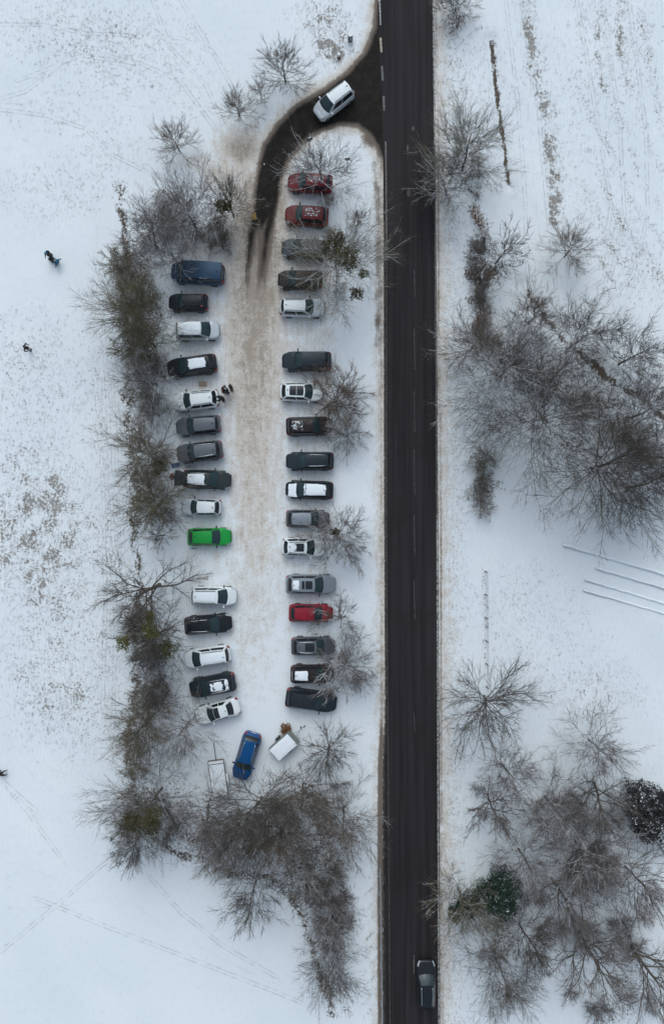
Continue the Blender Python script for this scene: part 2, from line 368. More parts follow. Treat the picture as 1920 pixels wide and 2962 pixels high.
    mu = np.maximum(mu, blob(X, Y, 720, 660, 30, 120, .55)); mu = np.maximum(mu, blob(X, Y, 765, 660, 34, 130, .9)); mu = np.maximum(mu, blob(X, Y, 1075, 400, 34, 30, .9)); mu = np.maximum(mu, blob(X, Y, 1040, 362, 50, 12, .85))
    mu = np.maximum(mu, .5*np.exp(-((dl-.28)/.30)**2)*(PX < 1125)*np.interp(PY, [0, 200, 430, 900, 1700, 2050, 2962], [.55, .1, .8, .95, .75, 1.05, 1.3]))
    mu = np.maximum(mu, .95*np.exp(-((dl-.22)/.26)**2)*(PX < 1125)*sstep(PY, 2020, 2150))
    mu = np.maximum(mu, .6*np.exp(-((seg_dist(X, Y, W2([(1080,470),(1092,560),(1094,800),(1090,1000)])))/.5)**2)*(.5+.12*np.sin(PY/17)*np.sin(PY/41+1))/.6)
    mu = np.maximum(mu, .55*np.exp(-((dr-.22)/.22)**2)*(PX > 1200))
    rr_ = np.random.default_rng(8)
    for x0, a_ in ((694, .26), (716, .34), (748, .34), (770, .28), (731, .2)):      # wheel tracks along the aisle
        yy_ = np.linspace(860, 2040, 12); pl = [(x0+9*math.sin(v/210+x0)+rr_.normal(0, 3), v) for v in yy_]
        mu = np.maximum(mu, a_*np.exp(-(seg_dist(X, Y, W2(pl))/.2)**2)*np.interp(PY, [850, 1000, 1500, 2040], [1.2, 1.1, .9, .5]))
    for k_, yc in enumerate((956,1059,1158,1231,1307,1387,1467,1553,1640,1724,1806,1900,1982)):    # turning arcs into the bays
        for dy_ in (-17, 17):
            yb = yc+dy_+rr_.normal(0, 3); pl = [(630, yb), (664, yb-4), (692, yb-18), (706, yb-44), (712, yb-80)]
            mu = np.maximum(mu, rr_.uniform(.2, .36)*np.exp(-(seg_dist(X, Y, W2(pl))/.16)**2))
            yb += rr_.normal(20, 12); pl = [(836, yb), (802, yb-4), (772, yb-18), (758, yb-46), (752, yb-86)]
            mu = np.maximum(mu, rr_.uniform(.2, .36)*np.exp(-(seg_dist(X, Y, W2(pl))/.16)**2))
    rng = np.random.default_rng(5)                  # oily thawed patches beside the parked cars
    for yy in list(np.arange(920, 2000, 62)):
        for xx in (540+rng.uniform(-20, 70), 880+rng.uniform(-40, 60)):
            mu = np.maximum(mu, blob(X, Y, xx, yy+rng.uniform(-16, 16), rng.uniform(12, 34), rng.uniform(5, 9), rng.uniform(.3, .62)))
    m['mud'] = np.clip(mu, 0, 1.2)
    li = .72*np.exp(-(seg_dist(X+.5*(WX-X), Y+.5*(WY-Y), HEDGE_LINE)/.6)**2)
    for pts, dep, wd in DITCHES: wk = .08 if dep < .2 else .35; li = np.maximum(li, (1.25 if dep < .2 else .95)*np.exp(-(seg_dist(X+wk*(WX-X), Y+wk*(WY-Y), pts)/(wd*(.24 if dep < .2 else .42)))**2))
    for b in ((480,620,120,70,.55),(560,560,110,60,.5),(400,760,60,130,.6),(400,900,90,90,.72),(430,1060,60,110,.5),(430,1270,60,110,.35),(450,1420,60,90,.5),(440,1860,60,130,.6),(450,2000,70,90,.66),
              (400,2180,70,80,.6),(440,2330,120,110,.68),(600,2400,140,90,.66),(760,2420,150,90,.66),(900,2320,100,80,.6),(960,2420,90,110,.7),(900,2530,90,80,.7),(960,2650,60,120,.8),(965,2830,70,90,.7),
              (980,760,80,90,.55),(960,1190,60,60,.4),(990,1560,50,50,.4),(990,1950,60,80,.4),(1400,800,40,90,.8),(1395,680,30,60,.45),(1398,1420,40,110,.45),(1385,930,60,110,.68),(1450,1010,60,60,.6),(1600,1120,170,100,.5),(1780,1180,160,120,.55),(1650,1310,120,70,.55),
              (1850,1300,110,110,.5),(1395,1400,40,90,.5),(1350,480,70,90,.5),(1370,610,30,60,.55),(1700,2530,130,110,.62),(1640,2420,110,80,.45),(1450,2680,60,120,.55),(1460,2870,80,80,.6),(1800,2850,180,120,.4),(1330,60,40,60,.5),
              (1380,770,30,90,.6),(930,760,60,60,.4),(1398,2060,20,25,.5)):
        li = np.maximum(li, blob(WX, WY, *b))
    fence = seg_dist(X, Y, W2([(1397,1650),(1402,1920)])); li = np.maximum(li, .42*np.exp(-(fence/.25)**2))
    m['litter'] = np.clip(li, 0, 1.2)
    best = np.full(X.shape, 1e9)
    for tpts in TRACKS:
        s = seg_dist(X, Y, tpts, True); best = np.where(np.abs(s) < np.abs(best), s, best)
    m['track'] = np.clip(best, -1.5, 1.5)
    return m
def height(X, Y):
    PX, PY = X*PPM+960, 1481-Y*PPM
    z = .05*np.sin(X*.31+1.3)*np.sin(Y*.23)+.03*np.sin(X*.9+Y*.7)
    site = sstep(PX, 380, 480)*sstep(PX, 1480, 1340)      # levelled ground of lot and road
    z = z*(1-site)
    for pts, dep, wd in DITCHES:
        s = seg_dist(X, Y, pts, True); z = z-dep*np.exp(-(s/wd)**4)
    return z
F = .25
xs = np.concatenate([[-2500, -700, -240, -110, -60, -42], np.arange(-35, 35.01, F), [42, 60, 110, 240, 700, 2500]])
ys = np.concatenate([[-2500, -700, -240, -120, -72, -58], np.arange(-52, 52.01, F), [58, 72, 120, 240, 700, 2500]])
GX, GY = np.meshgrid(xs, ys); nx, ny = len(xs), len(ys)
MS = masks(GX, GY); GZ = height(GX, GY)
def road_x(Y, edge):
    e = sorted(edge, key=lambda p: p[1]); return np.interp(Y, [p[1] for p in e], [p[0] for p in e])
ONROAD = (GX > road_x(GY, ROAD_L)+.3) & (GX < road_x(GY, ROAD_R)-.3); GZ = np.where(ONROAD, -.12, GZ)
idx = np.arange(nx*ny).reshape(ny, nx)
Q = np.stack([idx[:-1, :-1], idx[:-1, 1:], idx[1:, 1:], idx[1:, :-1]], -1).reshape(-1, 4)
CX = (GX[:-1, :-1]+GX[1:, 1:]).ravel()/2; CY = (GY[:-1, :-1]+GY[1:, 1:]).ravel()/2
LOTP = W2([(745,600),(800,560),(990,480),(1020,700),(1010,1100),(1015,1700),(1010,2080),(930,2250),(640,2330),(590,2290),(560,2120),(500,1900),(480,1500),(460,1000),(470,760),(700,700)])
laneC = inside(CX, CY, LANE) ; lotC = inside(CX, CY, LOTP) & ~laneC
def sub_mesh(name, sel):
    q = Q[sel]; used, inv = np.unique(q, return_inverse=True)
    v = np.stack([GX.ravel()[used], GY.ravel()[used], GZ.ravel()[used]], -1)
    me = np_mesh(name, v, quads=inv.reshape(-1, 4))
    for k, a in MS.items():
        at = me.attributes.new(k, 'FLOAT', 'POINT'); at.data.foreach_set('value', a.ravel()[used].astype(np.float32))
    o = link(name, me, M_GROUND); o['kind'] = 'structure'; return o
ground = sub_mesh('ground', ~laneC & ~lotC)
lane = sub_mesh('access_lane', laneC); lot = sub_mesh('car_park', lotC)

# ------------------------------------------------------------------ main road and its markings
def road():
    ysr = np.concatenate([[-2500, -700, -200, -90], np.arange(-60, 60.1, 1.0), [90, 200, 700, 2500]])
    ts = np.array([0, .02, .05, .09, .15, .3, .5, .7, .85, .91, .95, .98, 1.0]); n = len(ts)
    xl, xr = road_x(ysr, ROAD_L), road_x(ysr, ROAD_R)
    Xg = xl[:, None]+(xr-xl)[:, None]*ts; Yg = np.repeat(ysr[:, None], n, 1); Zg = .012+.05*(1-(2*ts-1)**2)[None]+0*Xg
    lo = np.stack([Xg, Yg, Zg], -1).reshape(-1, 3)
    i = np.arange(len(ysr)*n).reshape(-1, n); q = np.stack([i[:-1, :-1], i[:-1, 1:], i[1:, 1:], i[1:, :-1]], -1).reshape(-1, 4)
    me = np_mesh('road', lo, quads=q)
    e = np.minimum(ts, 1-ts)*5.3; e = np.repeat(e[None], len(ysr), 0)
    py = 1481-ysr*PPM; junction = ((py > 40) & (py < 640))[:, None] & (ts < .5)[None]
    e = np.where(junction, 3.0, e)
    at = me.attributes.new('edge', 'FLOAT', 'POINT'); at.data.foreach_set('value', e.ravel().astype(np.float32))
    o = link('road', me, M_ROAD); o['kind'] = 'structure'; return o
road_o = road()
def rz_at(x, y):
    xl, xr = float(road_x(np.array([y]), ROAD_L)[0]), float(road_x(np.array([y]), ROAD_R)[0])
    t = (x-xl)/(xr-xl); return .012+.05*(1-(2*t-1)**2)
def stripe(name, a, b, wdt, mat, jag=0.0, seed=0):
    (ax, ay), (bx, by) = P(*a), P(*b); n = max(2, int(math.hypot(bx-ax, by-ay)/1.0)+1); rr = random.Random(seed)
    L = math.hypot(bx-ax, by-ay); nxv, nyv = -(by-ay)/L, (bx-ax)/L
    v = []; f = []
    for i in range(n):
        t = i/(n-1); x, y = ax+(bx-ax)*t, ay+(by-ay)*t
        for s in (-1, 1):
            k = wdt/2+rr.uniform(-jag, jag); X, Y = x+nxv*k*s, y+nyv*k*s; v.append((X, Y, max(rz_at(X, Y), .012)+.005))
    for i in range(n-1): f.append((2*i, 2*i+1, 2*i+3, 2*i+2))
    me = bpy.data.meshes.new(name); me.from_pydata(v, [], f); me.update()
    if me.polygons[0].normal.z < 0: me.flip_normals()
    return link(name, me, mat, road_o, False)
for k, (a, b, m) in enumerate((((1100, 110), (1103, 152), M_MARK2), ((1104, 192), (1107, 234), M_MARK3), ((1109, 279), (1111, 321), M_MARK3))): stripe('line_dash', a, b, .20, m, .01, k)
stripe('edge_line', (1096, -40), (1100, 73), .12, M_MARK, .01, 5)
stripe('edge_line', (1115, 410), (1118, 700), .13, M_MARK3, .01, 6); stripe('edge_line', (1118, 705), (1117, 1500), .11, M_MARKF, .01, 7)
stripe('edge_line', (1117, 1505), (1124, 2420), .10, M_MARKF, .01, 8); stripe('edge_line', (1124, 2424), (1128, 3100), .10, M_MARKF, .01, 9)
for k, (y0, y1) in enumerate(((780, 860), (950, 1070), (1130, 1250), (1300, 1430), (1490, 1610), (1680, 1790), (2060, 2120))): stripe('centre_line_dash', (1197, y0), (1199, y1), .075, M_MARKF, .01, 20+k)
stripe('centre_line_dash', (1196, 2762), (1196, 2815), .09, M_MARK3, .01, 31)
stripe('edge_line', (1252, -40), (1257, 420), .14, M_MARK, .012, 41); stripe('edge_line', (1257, 420), (1263.5, 1490), .13, M_MARK3, .012, 42); stripe('edge_line', (1263.5, 1490), (1268.5, 3000), .13, M_MARK, .012, 43)
def disc(name, px, py, r, mat, parent, z, sy=1.0):
    x, y = P(px, py); mb = MB(); n = 20
    mb.add([(x+math.cos(2*math.pi*i/n)*r, y+math.sin(2*math.pi*i/n)*r*sy, z) for i in range(n)], [tuple(range(n))])
    return mb.build(name, mat, parent)
M_PATCH = plain('dark_repair_patch', (.018, .017, .018), .5)
for px, py, r, sy in ((1181, 558, .17, 2.4), (1194, 373, .14, 1.5), (1178, 430, .10, 3.5)):
    x, y = P(px, py); disc('repair_patch', px, py, r, M_PATCH, road_o, rz_at(x, y)+.009, sy)

# ------------------------------------------------------------------ cars
TYPES = {  # fractions of length from the nose: windscreen base, roof front, roof rear, rear glass base; heights; half-width of roof
    'hatch':  dict(f=(.225, .435, .845, .965), H=1.48, hood=(.70, .93), boot=1.00, hr=.655, taper=.89),
    'suv':    dict(f=(.235, .43, .865, .965), H=1.66, hood=(.82, 1.05), boot=1.10, hr=.66, taper=.92),
    'estate': dict(f=(.235, .44, .885, .97), H=1.48, hood=(.68, .92), boot=.98, hr=.65, taper=.89),
    'mpv':    dict(f=(.175, .40, .91, .98), H=1.66, hood=(.78, 1.02), boot=1.06, hr=.69, taper=.94),
    'van':    dict(f=(.125, .27, .955, .985), H=1.95, hood=(.92, 1.14), boot=1.20, hr=.80, taper=.99),
    'sedan':  dict(f=(.27, .46, .72, .875), H=1.42, hood=(.68, .90), boot=.96, hr=.63, taper=.92),
}
def lerp(a, b, t): return a+(b-a)*t
def interp(x, xp, fp): return float(np.interp(x, xp, fp))
def make_car(label, kind, col, cx, cy, L, W, head, group='cars parked in the two rows', snow=(), rails=None, pano=None, name='parked_car', hoodcol=None,
             tail_lit=False, tailgate=False, z0=0.0, roofcol=None, dark_roof=None, strip=False, antenna=True, H=None, badge=False, platecol=None, thin=False):
    T = TYPES[kind]; HT = H or T['H']; f0, f1, f2, f3 = T['f']; hw0 = W/2
    x, y = P(cx, cy, .75)
    root = empty(name, (x, y, z0), math.atan2(-head[1], head[0])); tag(root, label, 'car' if kind != 'van' else 'van', group)
    PM = PAINTS[col]; rng = random.Random(label)
    X = lambda f: L/2-f*L
    def hw(f): return hw0*interp(f, [0, .01, .03, .065, .12, .2, .85, .93, .97, .99, 1], [.50, .65, .78, .885, .955, 1, 1, .96, .89, .79, .66])
    hf, hb_ = T['hood']; bt = T['boot']
    def zt(f): return interp(f, [0, .012, .035, .08, f0, f3, .96 if kind == 'sedan' else .985, 1], [hf-.16, hf-.07, hf-.01, hf+.04, hb_, bt, bt-.04 if kind == 'sedan' else bt-.03, bt-.22])
    def zb(f): return interp(f, [0, .03, .1, .9, .97, 1], [.36, .27, .21, .21, .28, .36])
    KS = [(0, 0), (.88, 0), (.985, .16), (1.0, .45), (.99, .72), (.955, .90), (.88, .985), (.5, 1.0), (0, 1.0)]
    def bp(f, k, side=1, off=0.0):
        i = min(int(k), 7); t = k-i; a, b = KS[i], KS[i+1]; h = hw(f)
        yy = lerp(a[0], b[0], t)*h; zz = lerp(a[1], b[1], t); z = zb(f)+zz*(zt(f)-zb(f))+(.025*(1-(yy/h)**2) if k > 5.5 else 0)
        n = Vector((.8 if f < .06 else (-.8 if f > .94 else 0), side*(1.0 if k < 6 else .2), .3 if k < 4.5 else .9)).normalized()*off
        return (X(f)+n.x, side*yy+n.y, z+n.z)
    st = [0, .006, .018, .04, .07, .11, .16, .22, .3, .4, .5, .6, .7, .8, .87, .92, .95, .972, .988, 1]
    mb = MB(); ring = [(k, 1) for k in range(9)]+[(k, -1) for k in range(7, 0, -1)]
    pts = [bp(f, k, s) for f in st for k, s in ring]; n = len(ring); fs = []
    for i in range(len(st)-1):
        for j in range(n): fs.append((i*n+j, i*n+(j+1) % n, (i+1)*n+(j+1) % n, (i+1)*n+j))
    fs.append(tuple(range(n-1, -1, -1))); fs.append(tuple((len(st)-1)*n+j for j in range(n)))
    mb.add(pts, fs); body = mb.build('body', PM, root, True)
    # bonnet panel
    HM = PAINTS[hoodcol] if hoodcol else PM
    def hood(f, v):
        h = hw(f)*.84; yy = v*h; return (X(f)-.16*v*v*(f/f0)**3, yy, zt(f)+.025*(1-(yy/hw(f))**2)+.010)
    MB().grid(hood, lin(.045, f0+.01, 7), lin(-1, 1, 9)).build('bonnet', HM, root, True)
    # cabin
    hr = hw0*T['hr']/.75*.75; hb = hw0*.94; tp = T['taper']; rc = .05
    def roof(s, v, off=0.0):
        xf, xr = X(f1)+.07*(1-v*v), X(f2)-.05*(1-v*v)
        return (lerp(xf, xr, s), v*hr*lerp(1.0, tp, s)*(1+.05*math.sin(math.pi*s)), HT-rc*v*v-.05*(2*s-1)**2*(1 if s < .5 else 1.3)+off)
    def wsb(v): return (X(f0)-.20*v*v, v*hb*.93, zt(f0)-.01)
    def rgb(v): return (X(f3)+.10*v*v, v*hb*.90, zt(f3)-.02)
    def sideb(s, sd):
        a, b = wsb(sd), rgb(sd); return (lerp(a[0], b[0], s), lerp(a[1], b[1], s)+sd*hb*.05*math.sin(math.pi*s), lerp(a[2], b[2], s))
    def bulge(p, q, t, n, k): 
        return tuple(lerp(p[i], q[i], t)+n[i]*k*math.sin(math.pi*t) for i in range(3))
    def ws(t, v, off=0.0): p = bulge(wsb(v), roof(0, v), t, (.5, 0, .85), .03); return (p[0]+.5*off, p[1], p[2]+.85*off)
    def rg(t, v, off=0.0): p = bulge(rgb(v), roof(1, v), t, (-.8, 0, .5), .05); return (p[0]-.8*off, p[1], p[2]+.5*off)
    def sg(t, s, sd, off=0.0): p = bulge(sideb(s, sd), roof(s, sd), t, (0, sd*.9, .4), .03); return (p[0], p[1]+sd*.92*off, p[2]+.38*off)
    V = lin(-1, 1, 9); TT = lin(0, 1, 5); S = lin(0, 1, 9)
    sh = MB(); sh.grid(ws, TT, V, True); sh.grid(rg, TT, V); sh.grid(lambda t, s: sg(t, s, 1), TT, S); sh.grid(lambda t, s: sg(t, s, -1), TT, S, True)
    sh.build('cabin', PM, root, True)
    rm = MB().grid(roof, S, V).build('roof', PAINTS[roofcol] if roofcol else PM, root, True)
    o6 = .008
    MB().grid(lambda t, v: ws(t, v, o6), lin(.02, .97, 5), lin(-.955, .955, 9), True).build('windscreen', M_GLASS, root, True)
    MB().grid(lambda t, v: ws(t, v, o6+.006), lin(.0, .085, 3), lin(-.96, .96, 9), True).build('cowl', M_BLACK, root, True)
    MB().grid(lambda t, v: rg(t, v, o6), lin(.10, .95, 5), lin(-.92, .92, 9)).build('rear_window', M_GLASSR, root, True)
    for sd in (1, -1):
        for s0, s1 in ((.10, .46), (.49, .82 if kind == 'sedan' else .94)):
            MB().grid(lambda t, s: sg(t, s, sd, o6), lin(.08, .86, 4), lin(s0, s1, 5), sd < 0).build('side_window', M_GLASSR, root, True)
        # lamps
        MB().grid(lambda f, k: bp(f, k, sd, .012), [.016, .035, .06, .09, .115], [3.9, 4.5, 5, 5.6, 6.05], sd < 0).build('headlight', M_HEAD, root, True)
        MB().grid(lambda f, k: bp(f, k, sd, .012), [.945, .96, .975, .988, .998], [3.4, 4.2, 5, 5.6, 6.15], sd < 0).build('tail_light', M_TAIL, root, True)
        mx = X(f0)-.42
        mir = MB(); mir.rbox((mx, sd*(hw0+.10), zt(.35)+.02), (.13, .20, .15), .5); mir.box((mx, sd*(hw0-.03), zt(.35)-.03), (.06, .12, .04))
        mir.build('mirror', M_BLACK if rng.random() < .4 else PM, root)
        if tail_lit or kind in ('suv', 'mpv', 'van') and False:
            p = rg(.85, sd*.96, .02); MB().rbox((p[0], p[1], p[2]), (.22, .14, .06), .6).build('tail_light', M_TAIL, root)
    # wheels
    wr = .33 if kind in ('suv', 'van') else .31
    for fx in (.19, .80):
        for sd in (1, -1):
            tm = MB(); yo = sd*(hw0-.10); prof = [(.10, .55), (.115, .8), (.11, .96), (.06, 1.0), (-.06, 1.0), (-.11, .96), (-.115, .8), (-.10, .55)]
            vs = []; N = 14
            for a in range(N):
                an = 2*math.pi*a/N
                for py_, r in prof: vs.append((X(fx)+math.cos(an)*r*wr, yo+py_*1.0, wr+math.sin(an)*r*wr))
            m_ = len(prof); ff = [(a*m_+i, a*m_+i+1, ((a+1) % N)*m_+i+1, ((a+1) % N)*m_+i) for a in range(N) for i in range(m_-1)]
            tm.add(vs, ff); wh = tm.build('wheel', M_TYRE, root, True)
            rmb = MB(); rmb.tube([(X(fx), yo-sd*.02, wr), (X(fx), yo+sd*.085, wr)], wr*.6, 12); rmb.build('rim', M_RIM, wh)
    # plates, grille
    MB().rbox((X(.004)+.005, 0, .52), (.05, min(1.0, W*.55), .22), .3).build('grille', M_BLACK, root)
    MB().box((X(1)-.008, 0, .66), (.02, .50, .11)).build('number_plate', M_PLATE, root)
    if badge:
        b = MB(); b.tube([hood(.075, 0), tuple(Vector(hood(.075, 0))+Vector((.0, 0, .012)))], .085, 14); b.build('badge', M_RIM, root)
    if antenna:
        p = roof(.9, .12 if rng.random() < .4 else 0); an = MB(); an.rbox((p[0], p[1], p[2]+.04), (.16, .05, .09), .6); an.build('antenna', M_BLACK, root)
    if rails:
        for sd in (1, -1):
            r = MB(); pp = [Vector(roof(s, sd*.90))+Vector((0, 0, .055 if 0.09 < s < .93 else .0)) for s in lin(.07, .95, 9)]
            r.tube(pp, .024, 6); r.build('roof_rail', M_CHROME if rails == 'chrome' else M_BLACK, root, True)
    if pano:
        for (s0, s1, v1) in pano: MB().grid(lambda s, v: roof(s, v, .007), lin(s0, s1, 5), lin(-v1, v1, 6)).build('sunroof', M_GLASSR, root, True)
    if tailgate:
        tg = MB(); a = Vector(roof(1, 0)); x0, x1 = a.x-.02, a.x-1.08
        top = lambda s, v: (lerp(x0, x1, s)-.06*(1-v*v)*s, v*lerp(hr*tp, hw0*.80, min(1, s*1.6)), HT-.03+.10*s-.02*v*v)
        bot = lambda s, v: tuple(Vector(top(s, v))-Vector((0, 0, .07)))
        tg.grid(top, S, V); tg.grid(bot, S, V, True)
        t_ = tg.build('tailgate', PM, root, True)
        MB().grid(lambda s, v: tuple(Vector(top(s, v))+Vector((0, 0, .008))), lin(.08, .52, 4), lin(-.86, .86, 6)).build('rear_glass', M_GLASSR, t_, True)
        for sd in (1, -1): MB().tube([(a.x+.05, sd*hr*.8, HT-.22), (x1+.5, sd*hr*.85, HT-.04)], .015, 5).build('gas_strut', M_STEEL, t_)
    # snow lying on the panels
    for (srf, s0, s1, v0, v1, ed) in snow:
        fn = {'roof': lambda s, v: roof(s, v), 'bonnet': lambda s, v: hood(lerp(.05, f0, s), v), 'screen': lambda s, v: ws(1-s, v), 'rear': lambda s, v: rg(1-s, v)}[srf]
        nn = 15; ph = [rng.uniform(0, 6.28) for _ in range(6)]
        def edge(t, j): return ed*(.5*math.sin(t*9+ph[j])+.35*math.sin(t*21+ph[j+1])+.25*math.sin(t*41+ph[(j+2) % 6]))
        def pt(i, j, top):
            a, b = i/(nn-1), j/(nn-1)
            s = lerp(s0+edge(b, 0), s1+edge(b, 1), a); v = lerp(v0+edge(a, 2), v1+edge(a, 3), b)
            p = Vector(fn(min(max(s, .0), 1), min(max(v, -.99), .99))); rim = min(a, 1-a, b, 1-b)
            return p+Vector((0, 0, (.012+.03*min(1, rim*7)+.006*math.sin(i*2.1+ph[0])*math.sin(j*1.7)) if top else -.004))
        sm = MB(); sm.grid(lambda i, j: pt(i, j, True), range(nn), range(nn))
        # close the rim
        bt_ = [pt(i, 0, False) for i in range(nn)]; 
        loop = [(i, 0) for i in range(nn)]+[(nn-1, j) for j in range(1, nn)]+[(i, nn-1) for i in range(nn-2, -1, -1)]+[(0, j) for j in range(nn-2, 0, -1)]
        tv = [pt(i, j, True) for i, j in loop]; bv = [pt(i, j, False) for i, j in loop]; m_ = len(loop)
        sm.add(tv+bv, [(i, (i+1) % m_, m_+(i+1) % m_, m_+i) for i in range(m_)])
        sm.build('snow_cover', M_SNOWT if thin else M_SNOW, root, True)
    return root
def hd(a, left):  # heading in photo axes (y down): a = tilt in degrees, positive when the right end sits lower
    c, s = math.cos(R_(a)), math.sin(R_(a)); return (-c, -s) if left else (c, s)
LF, RT = True, False
C = make_car
C('dark blue panel van beside the thicket at the lane end', 'van', 'blue_van', 573, 791, 5.1, 1.95, hd(3.5, LF))
C('small black hatchback with two red tail lamps on its rear pillars', 'hatch', 'black', 545, 875, 3.75, 1.66, hd(1, LF), tail_lit=True)
C('silver people carrier with a white frosted roof beside the small black hatchback', 'mpv', 'silver', 572, 956, 4.15, 1.75, hd(-1, RT), snow=[('roof', .04, .96, -.86, .86, .012)])
C('black estate car with a clean-cut snow slab on its roof', 'suv', 'black', 556, 1059, 4.75, 1.86, hd(-8, LF), snow=[('roof', .10, .84, -.78, .74, .035)])
C('white off-roader with black roof rails being loaded by people', 'suv', 'white', 567, 1158, 4.4, 1.80, hd(-6.5, LF), rails='black')
C('grey estate car with plain roof beside the white off-roader', 'estate', 'midgrey', 574, 1231, 4.25, 1.80, hd(-5, LF))
C('dark grey crossover with pale roof rails beside the car with open tailgate', 'suv', 'grey', 578, 1307, 4.4, 1.82, hd(-7, LF), rails='chrome', roofcol='midgrey')
C('dark estate car with its tailgate open and snow on the roof', 'estate', 'darkgreen', 599, 1387, 4.55, 1.82, hd(2, RT), tailgate=True, rails='chrome', snow=[('roof', .22, .97, -.80, .80, .03)], antenna=False)
C('small silver saloon with a dark rear window and plain white roof', 'hatch', 'silver', 583, 1467, 3.8, 1.62, hd(1.5, LF), roofcol='white')
C('bright green hatchback beside the wide empty bay', 'hatch', 'green', 606, 1553, 4.15, 1.72, hd(-1, RT))
C('white people carrier half hidden by bare branches of the wide tree', 'mpv', 'white', 619, 1724, 4.35, 1.76, hd(1, RT), rails='black', snow=[('roof', .10, .97, -.72, .72, .015)])
C('black estate car with chrome roof rails, bonnet towards the aisle', 'estate', 'black', 602, 1806, 4.5, 1.80, hd(-4.5, RT), rails='chrome')
C('white people carrier nosed in under mistletoe-laden tree', 'mpv', 'white', 600, 1900, 4.45, 1.80, hd(-8, LF), rails='black', snow=[('roof', .03, .97, -.74, .74, .012)])
C('black off-roader with broken snow patches on its roof', 'suv', 'navyblack', 615, 1982, 4.45, 1.88, hd(-11, LF), rails='chrome', snow=[('roof', .16, .27, -.55, .65, .04), ('roof', .32, .72, -.62, .72, .06), ('roof', .84, .99, -.86, .86, .035)])
C('white saloon with a black glass roof parked askew', 'sedan', 'white', 629, 2058, 4.35, 1.76, hd(-16, LF), pano=[(.0, .40, .90)])
C('metallic blue off-roader standing across the end of the lot', 'suv', 'blue', 713, 2187, 4.6, 1.84, (-165, 540), rails='chrome', group=None)
C('red hatchback under the bare tree by the lane bend', 'hatch', 'deepred', 897, 529, 4.25, 1.74, hd(3.5, LF), snow=[('roof', .10, .9, -.6, .6, .06)], thin=True)
C('dark red off-roader with patchy snow on its roof', 'suv', 'darkred', 887, 625, 4.15, 1.82, hd(3.7, LF), snow=[('roof', .12, .82, -.66, .60, .06)], thin=True)
C('blue-grey estate car parked next to the dark red off-roader', 'estate', 'bluegrey', 880, 719, 4.3, 1.78, hd(3, LF))
C('brownish black car mostly under the ivy-clad tree', 'hatch', 'brownblack', 868, 809, 4.25, 1.76, hd(1, LF))
C('silver estate car with a white roof in front of the ivy-clad tree', 'estate', 'silver', 874, 889, 4.3, 1.74, hd(1, RT), roofcol='white', rails='black')
C('large plain black off-roader beside an empty parking bay', 'suv', 'navyblack', 887, 1045, 4.7, 1.86, hd(0, LF))
C('white hatchback with a black panoramic roof', 'hatch', 'white', 872, 1134, 4.1, 1.76, hd(1, RT), pano=[(.06, .42, .80), (.44, .80, .80)])
C('brownish black off-roader with snow on the rear of its roof', 'suv', 'brownblack', 894, 1233, 4.4, 1.82, hd(-1.5, RT), snow=[('roof', .48, .97, -.74, .74, .04)], thin=True)
C('black off-roader with pale roof rails and a fallen branch on its tail', 'suv', 'navyblack', 896, 1334, 4.55, 1.78, hd(0, LF), rails='chrome')
C('black saloon with thick snow on bonnet and roof', 'hatch', 'black', 895, 1417, 4.55, 1.78, hd(2, LF), snow=[('bonnet', .05, .98, -.72, .99, .03), ('roof', .02, .97, -.94, .9, .03), ('screen', .0, .16, -.9, .9, .08)])
C('grey hatchback with a pale roof beside the snow-capped black saloon', 'hatch', 'taupe', 890, 1501, 4.15, 1.74, hd(1, RT), roofcol='silvergrey')
C('white crossover with a dark sunroof and half-snowed rear window', 'hatch', 'white', 878, 1583, 4.1, 1.78, hd(1, RT), pano=[(.14, .66, .66)], rails='black', snow=[('roof', .55, .68, -.5, .5, .05)])
C('silver-grey off-roader with sunroof and snow on the rear roof', 'suv', 'silvergrey', 899, 1690, 4.75, 1.86, hd(0.5, RT), pano=[(.10, .40, .62), (.44, .56, .62)], snow=[('roof', .68, .95, -.72, .72, .02)])
C('plain red hatchback beside the silver-grey off-roader', 'hatch', 'red', 899, 1774, 4.2, 1.74, hd(1, RT), antenna=False)
C('dark grey crossover with sunroof and red rear corners', 'hatch', 'grey', 905, 1869, 4.15, 1.74, hd(0, RT), pano=[(.10, .58, .68)], rails='chrome', roofcol='midgrey')
C('brownish black estate car with a square snow sheet on its roof', 'estate', 'brownblack', 903, 1950, 4.15, 1.76, hd(0, RT), snow=[('roof', .36, .98, -.80, .80, .02), ('rear', .75, .9, -.7, .5, .05)])
C('dark slate coupe-backed off-roader at the end of its row', 'suv', 'navyblack', 900, 2025, 4.9, 1.92, hd(7.5, RT), pano=[(.05, .66, .82), (.69, .98, .80)])
C('silver people carrier turning into the access lane', 'mpv', 'silver', 965, 294, 4.15, 1.74, (-.79, .61), name='moving_car', group=None, rails='black', roofcol='white', badge=True, z0=.0)
xr_, yr_ = P(1232, 2846, .75)
C('black estate car with polished side rails driving on the main road', 'estate', 'black', 1232, 2846, 4.45, 1.78, (0.0, -1), name='moving_car', group=None, rails='chrome', z0=rz_at(xr_, yr_))

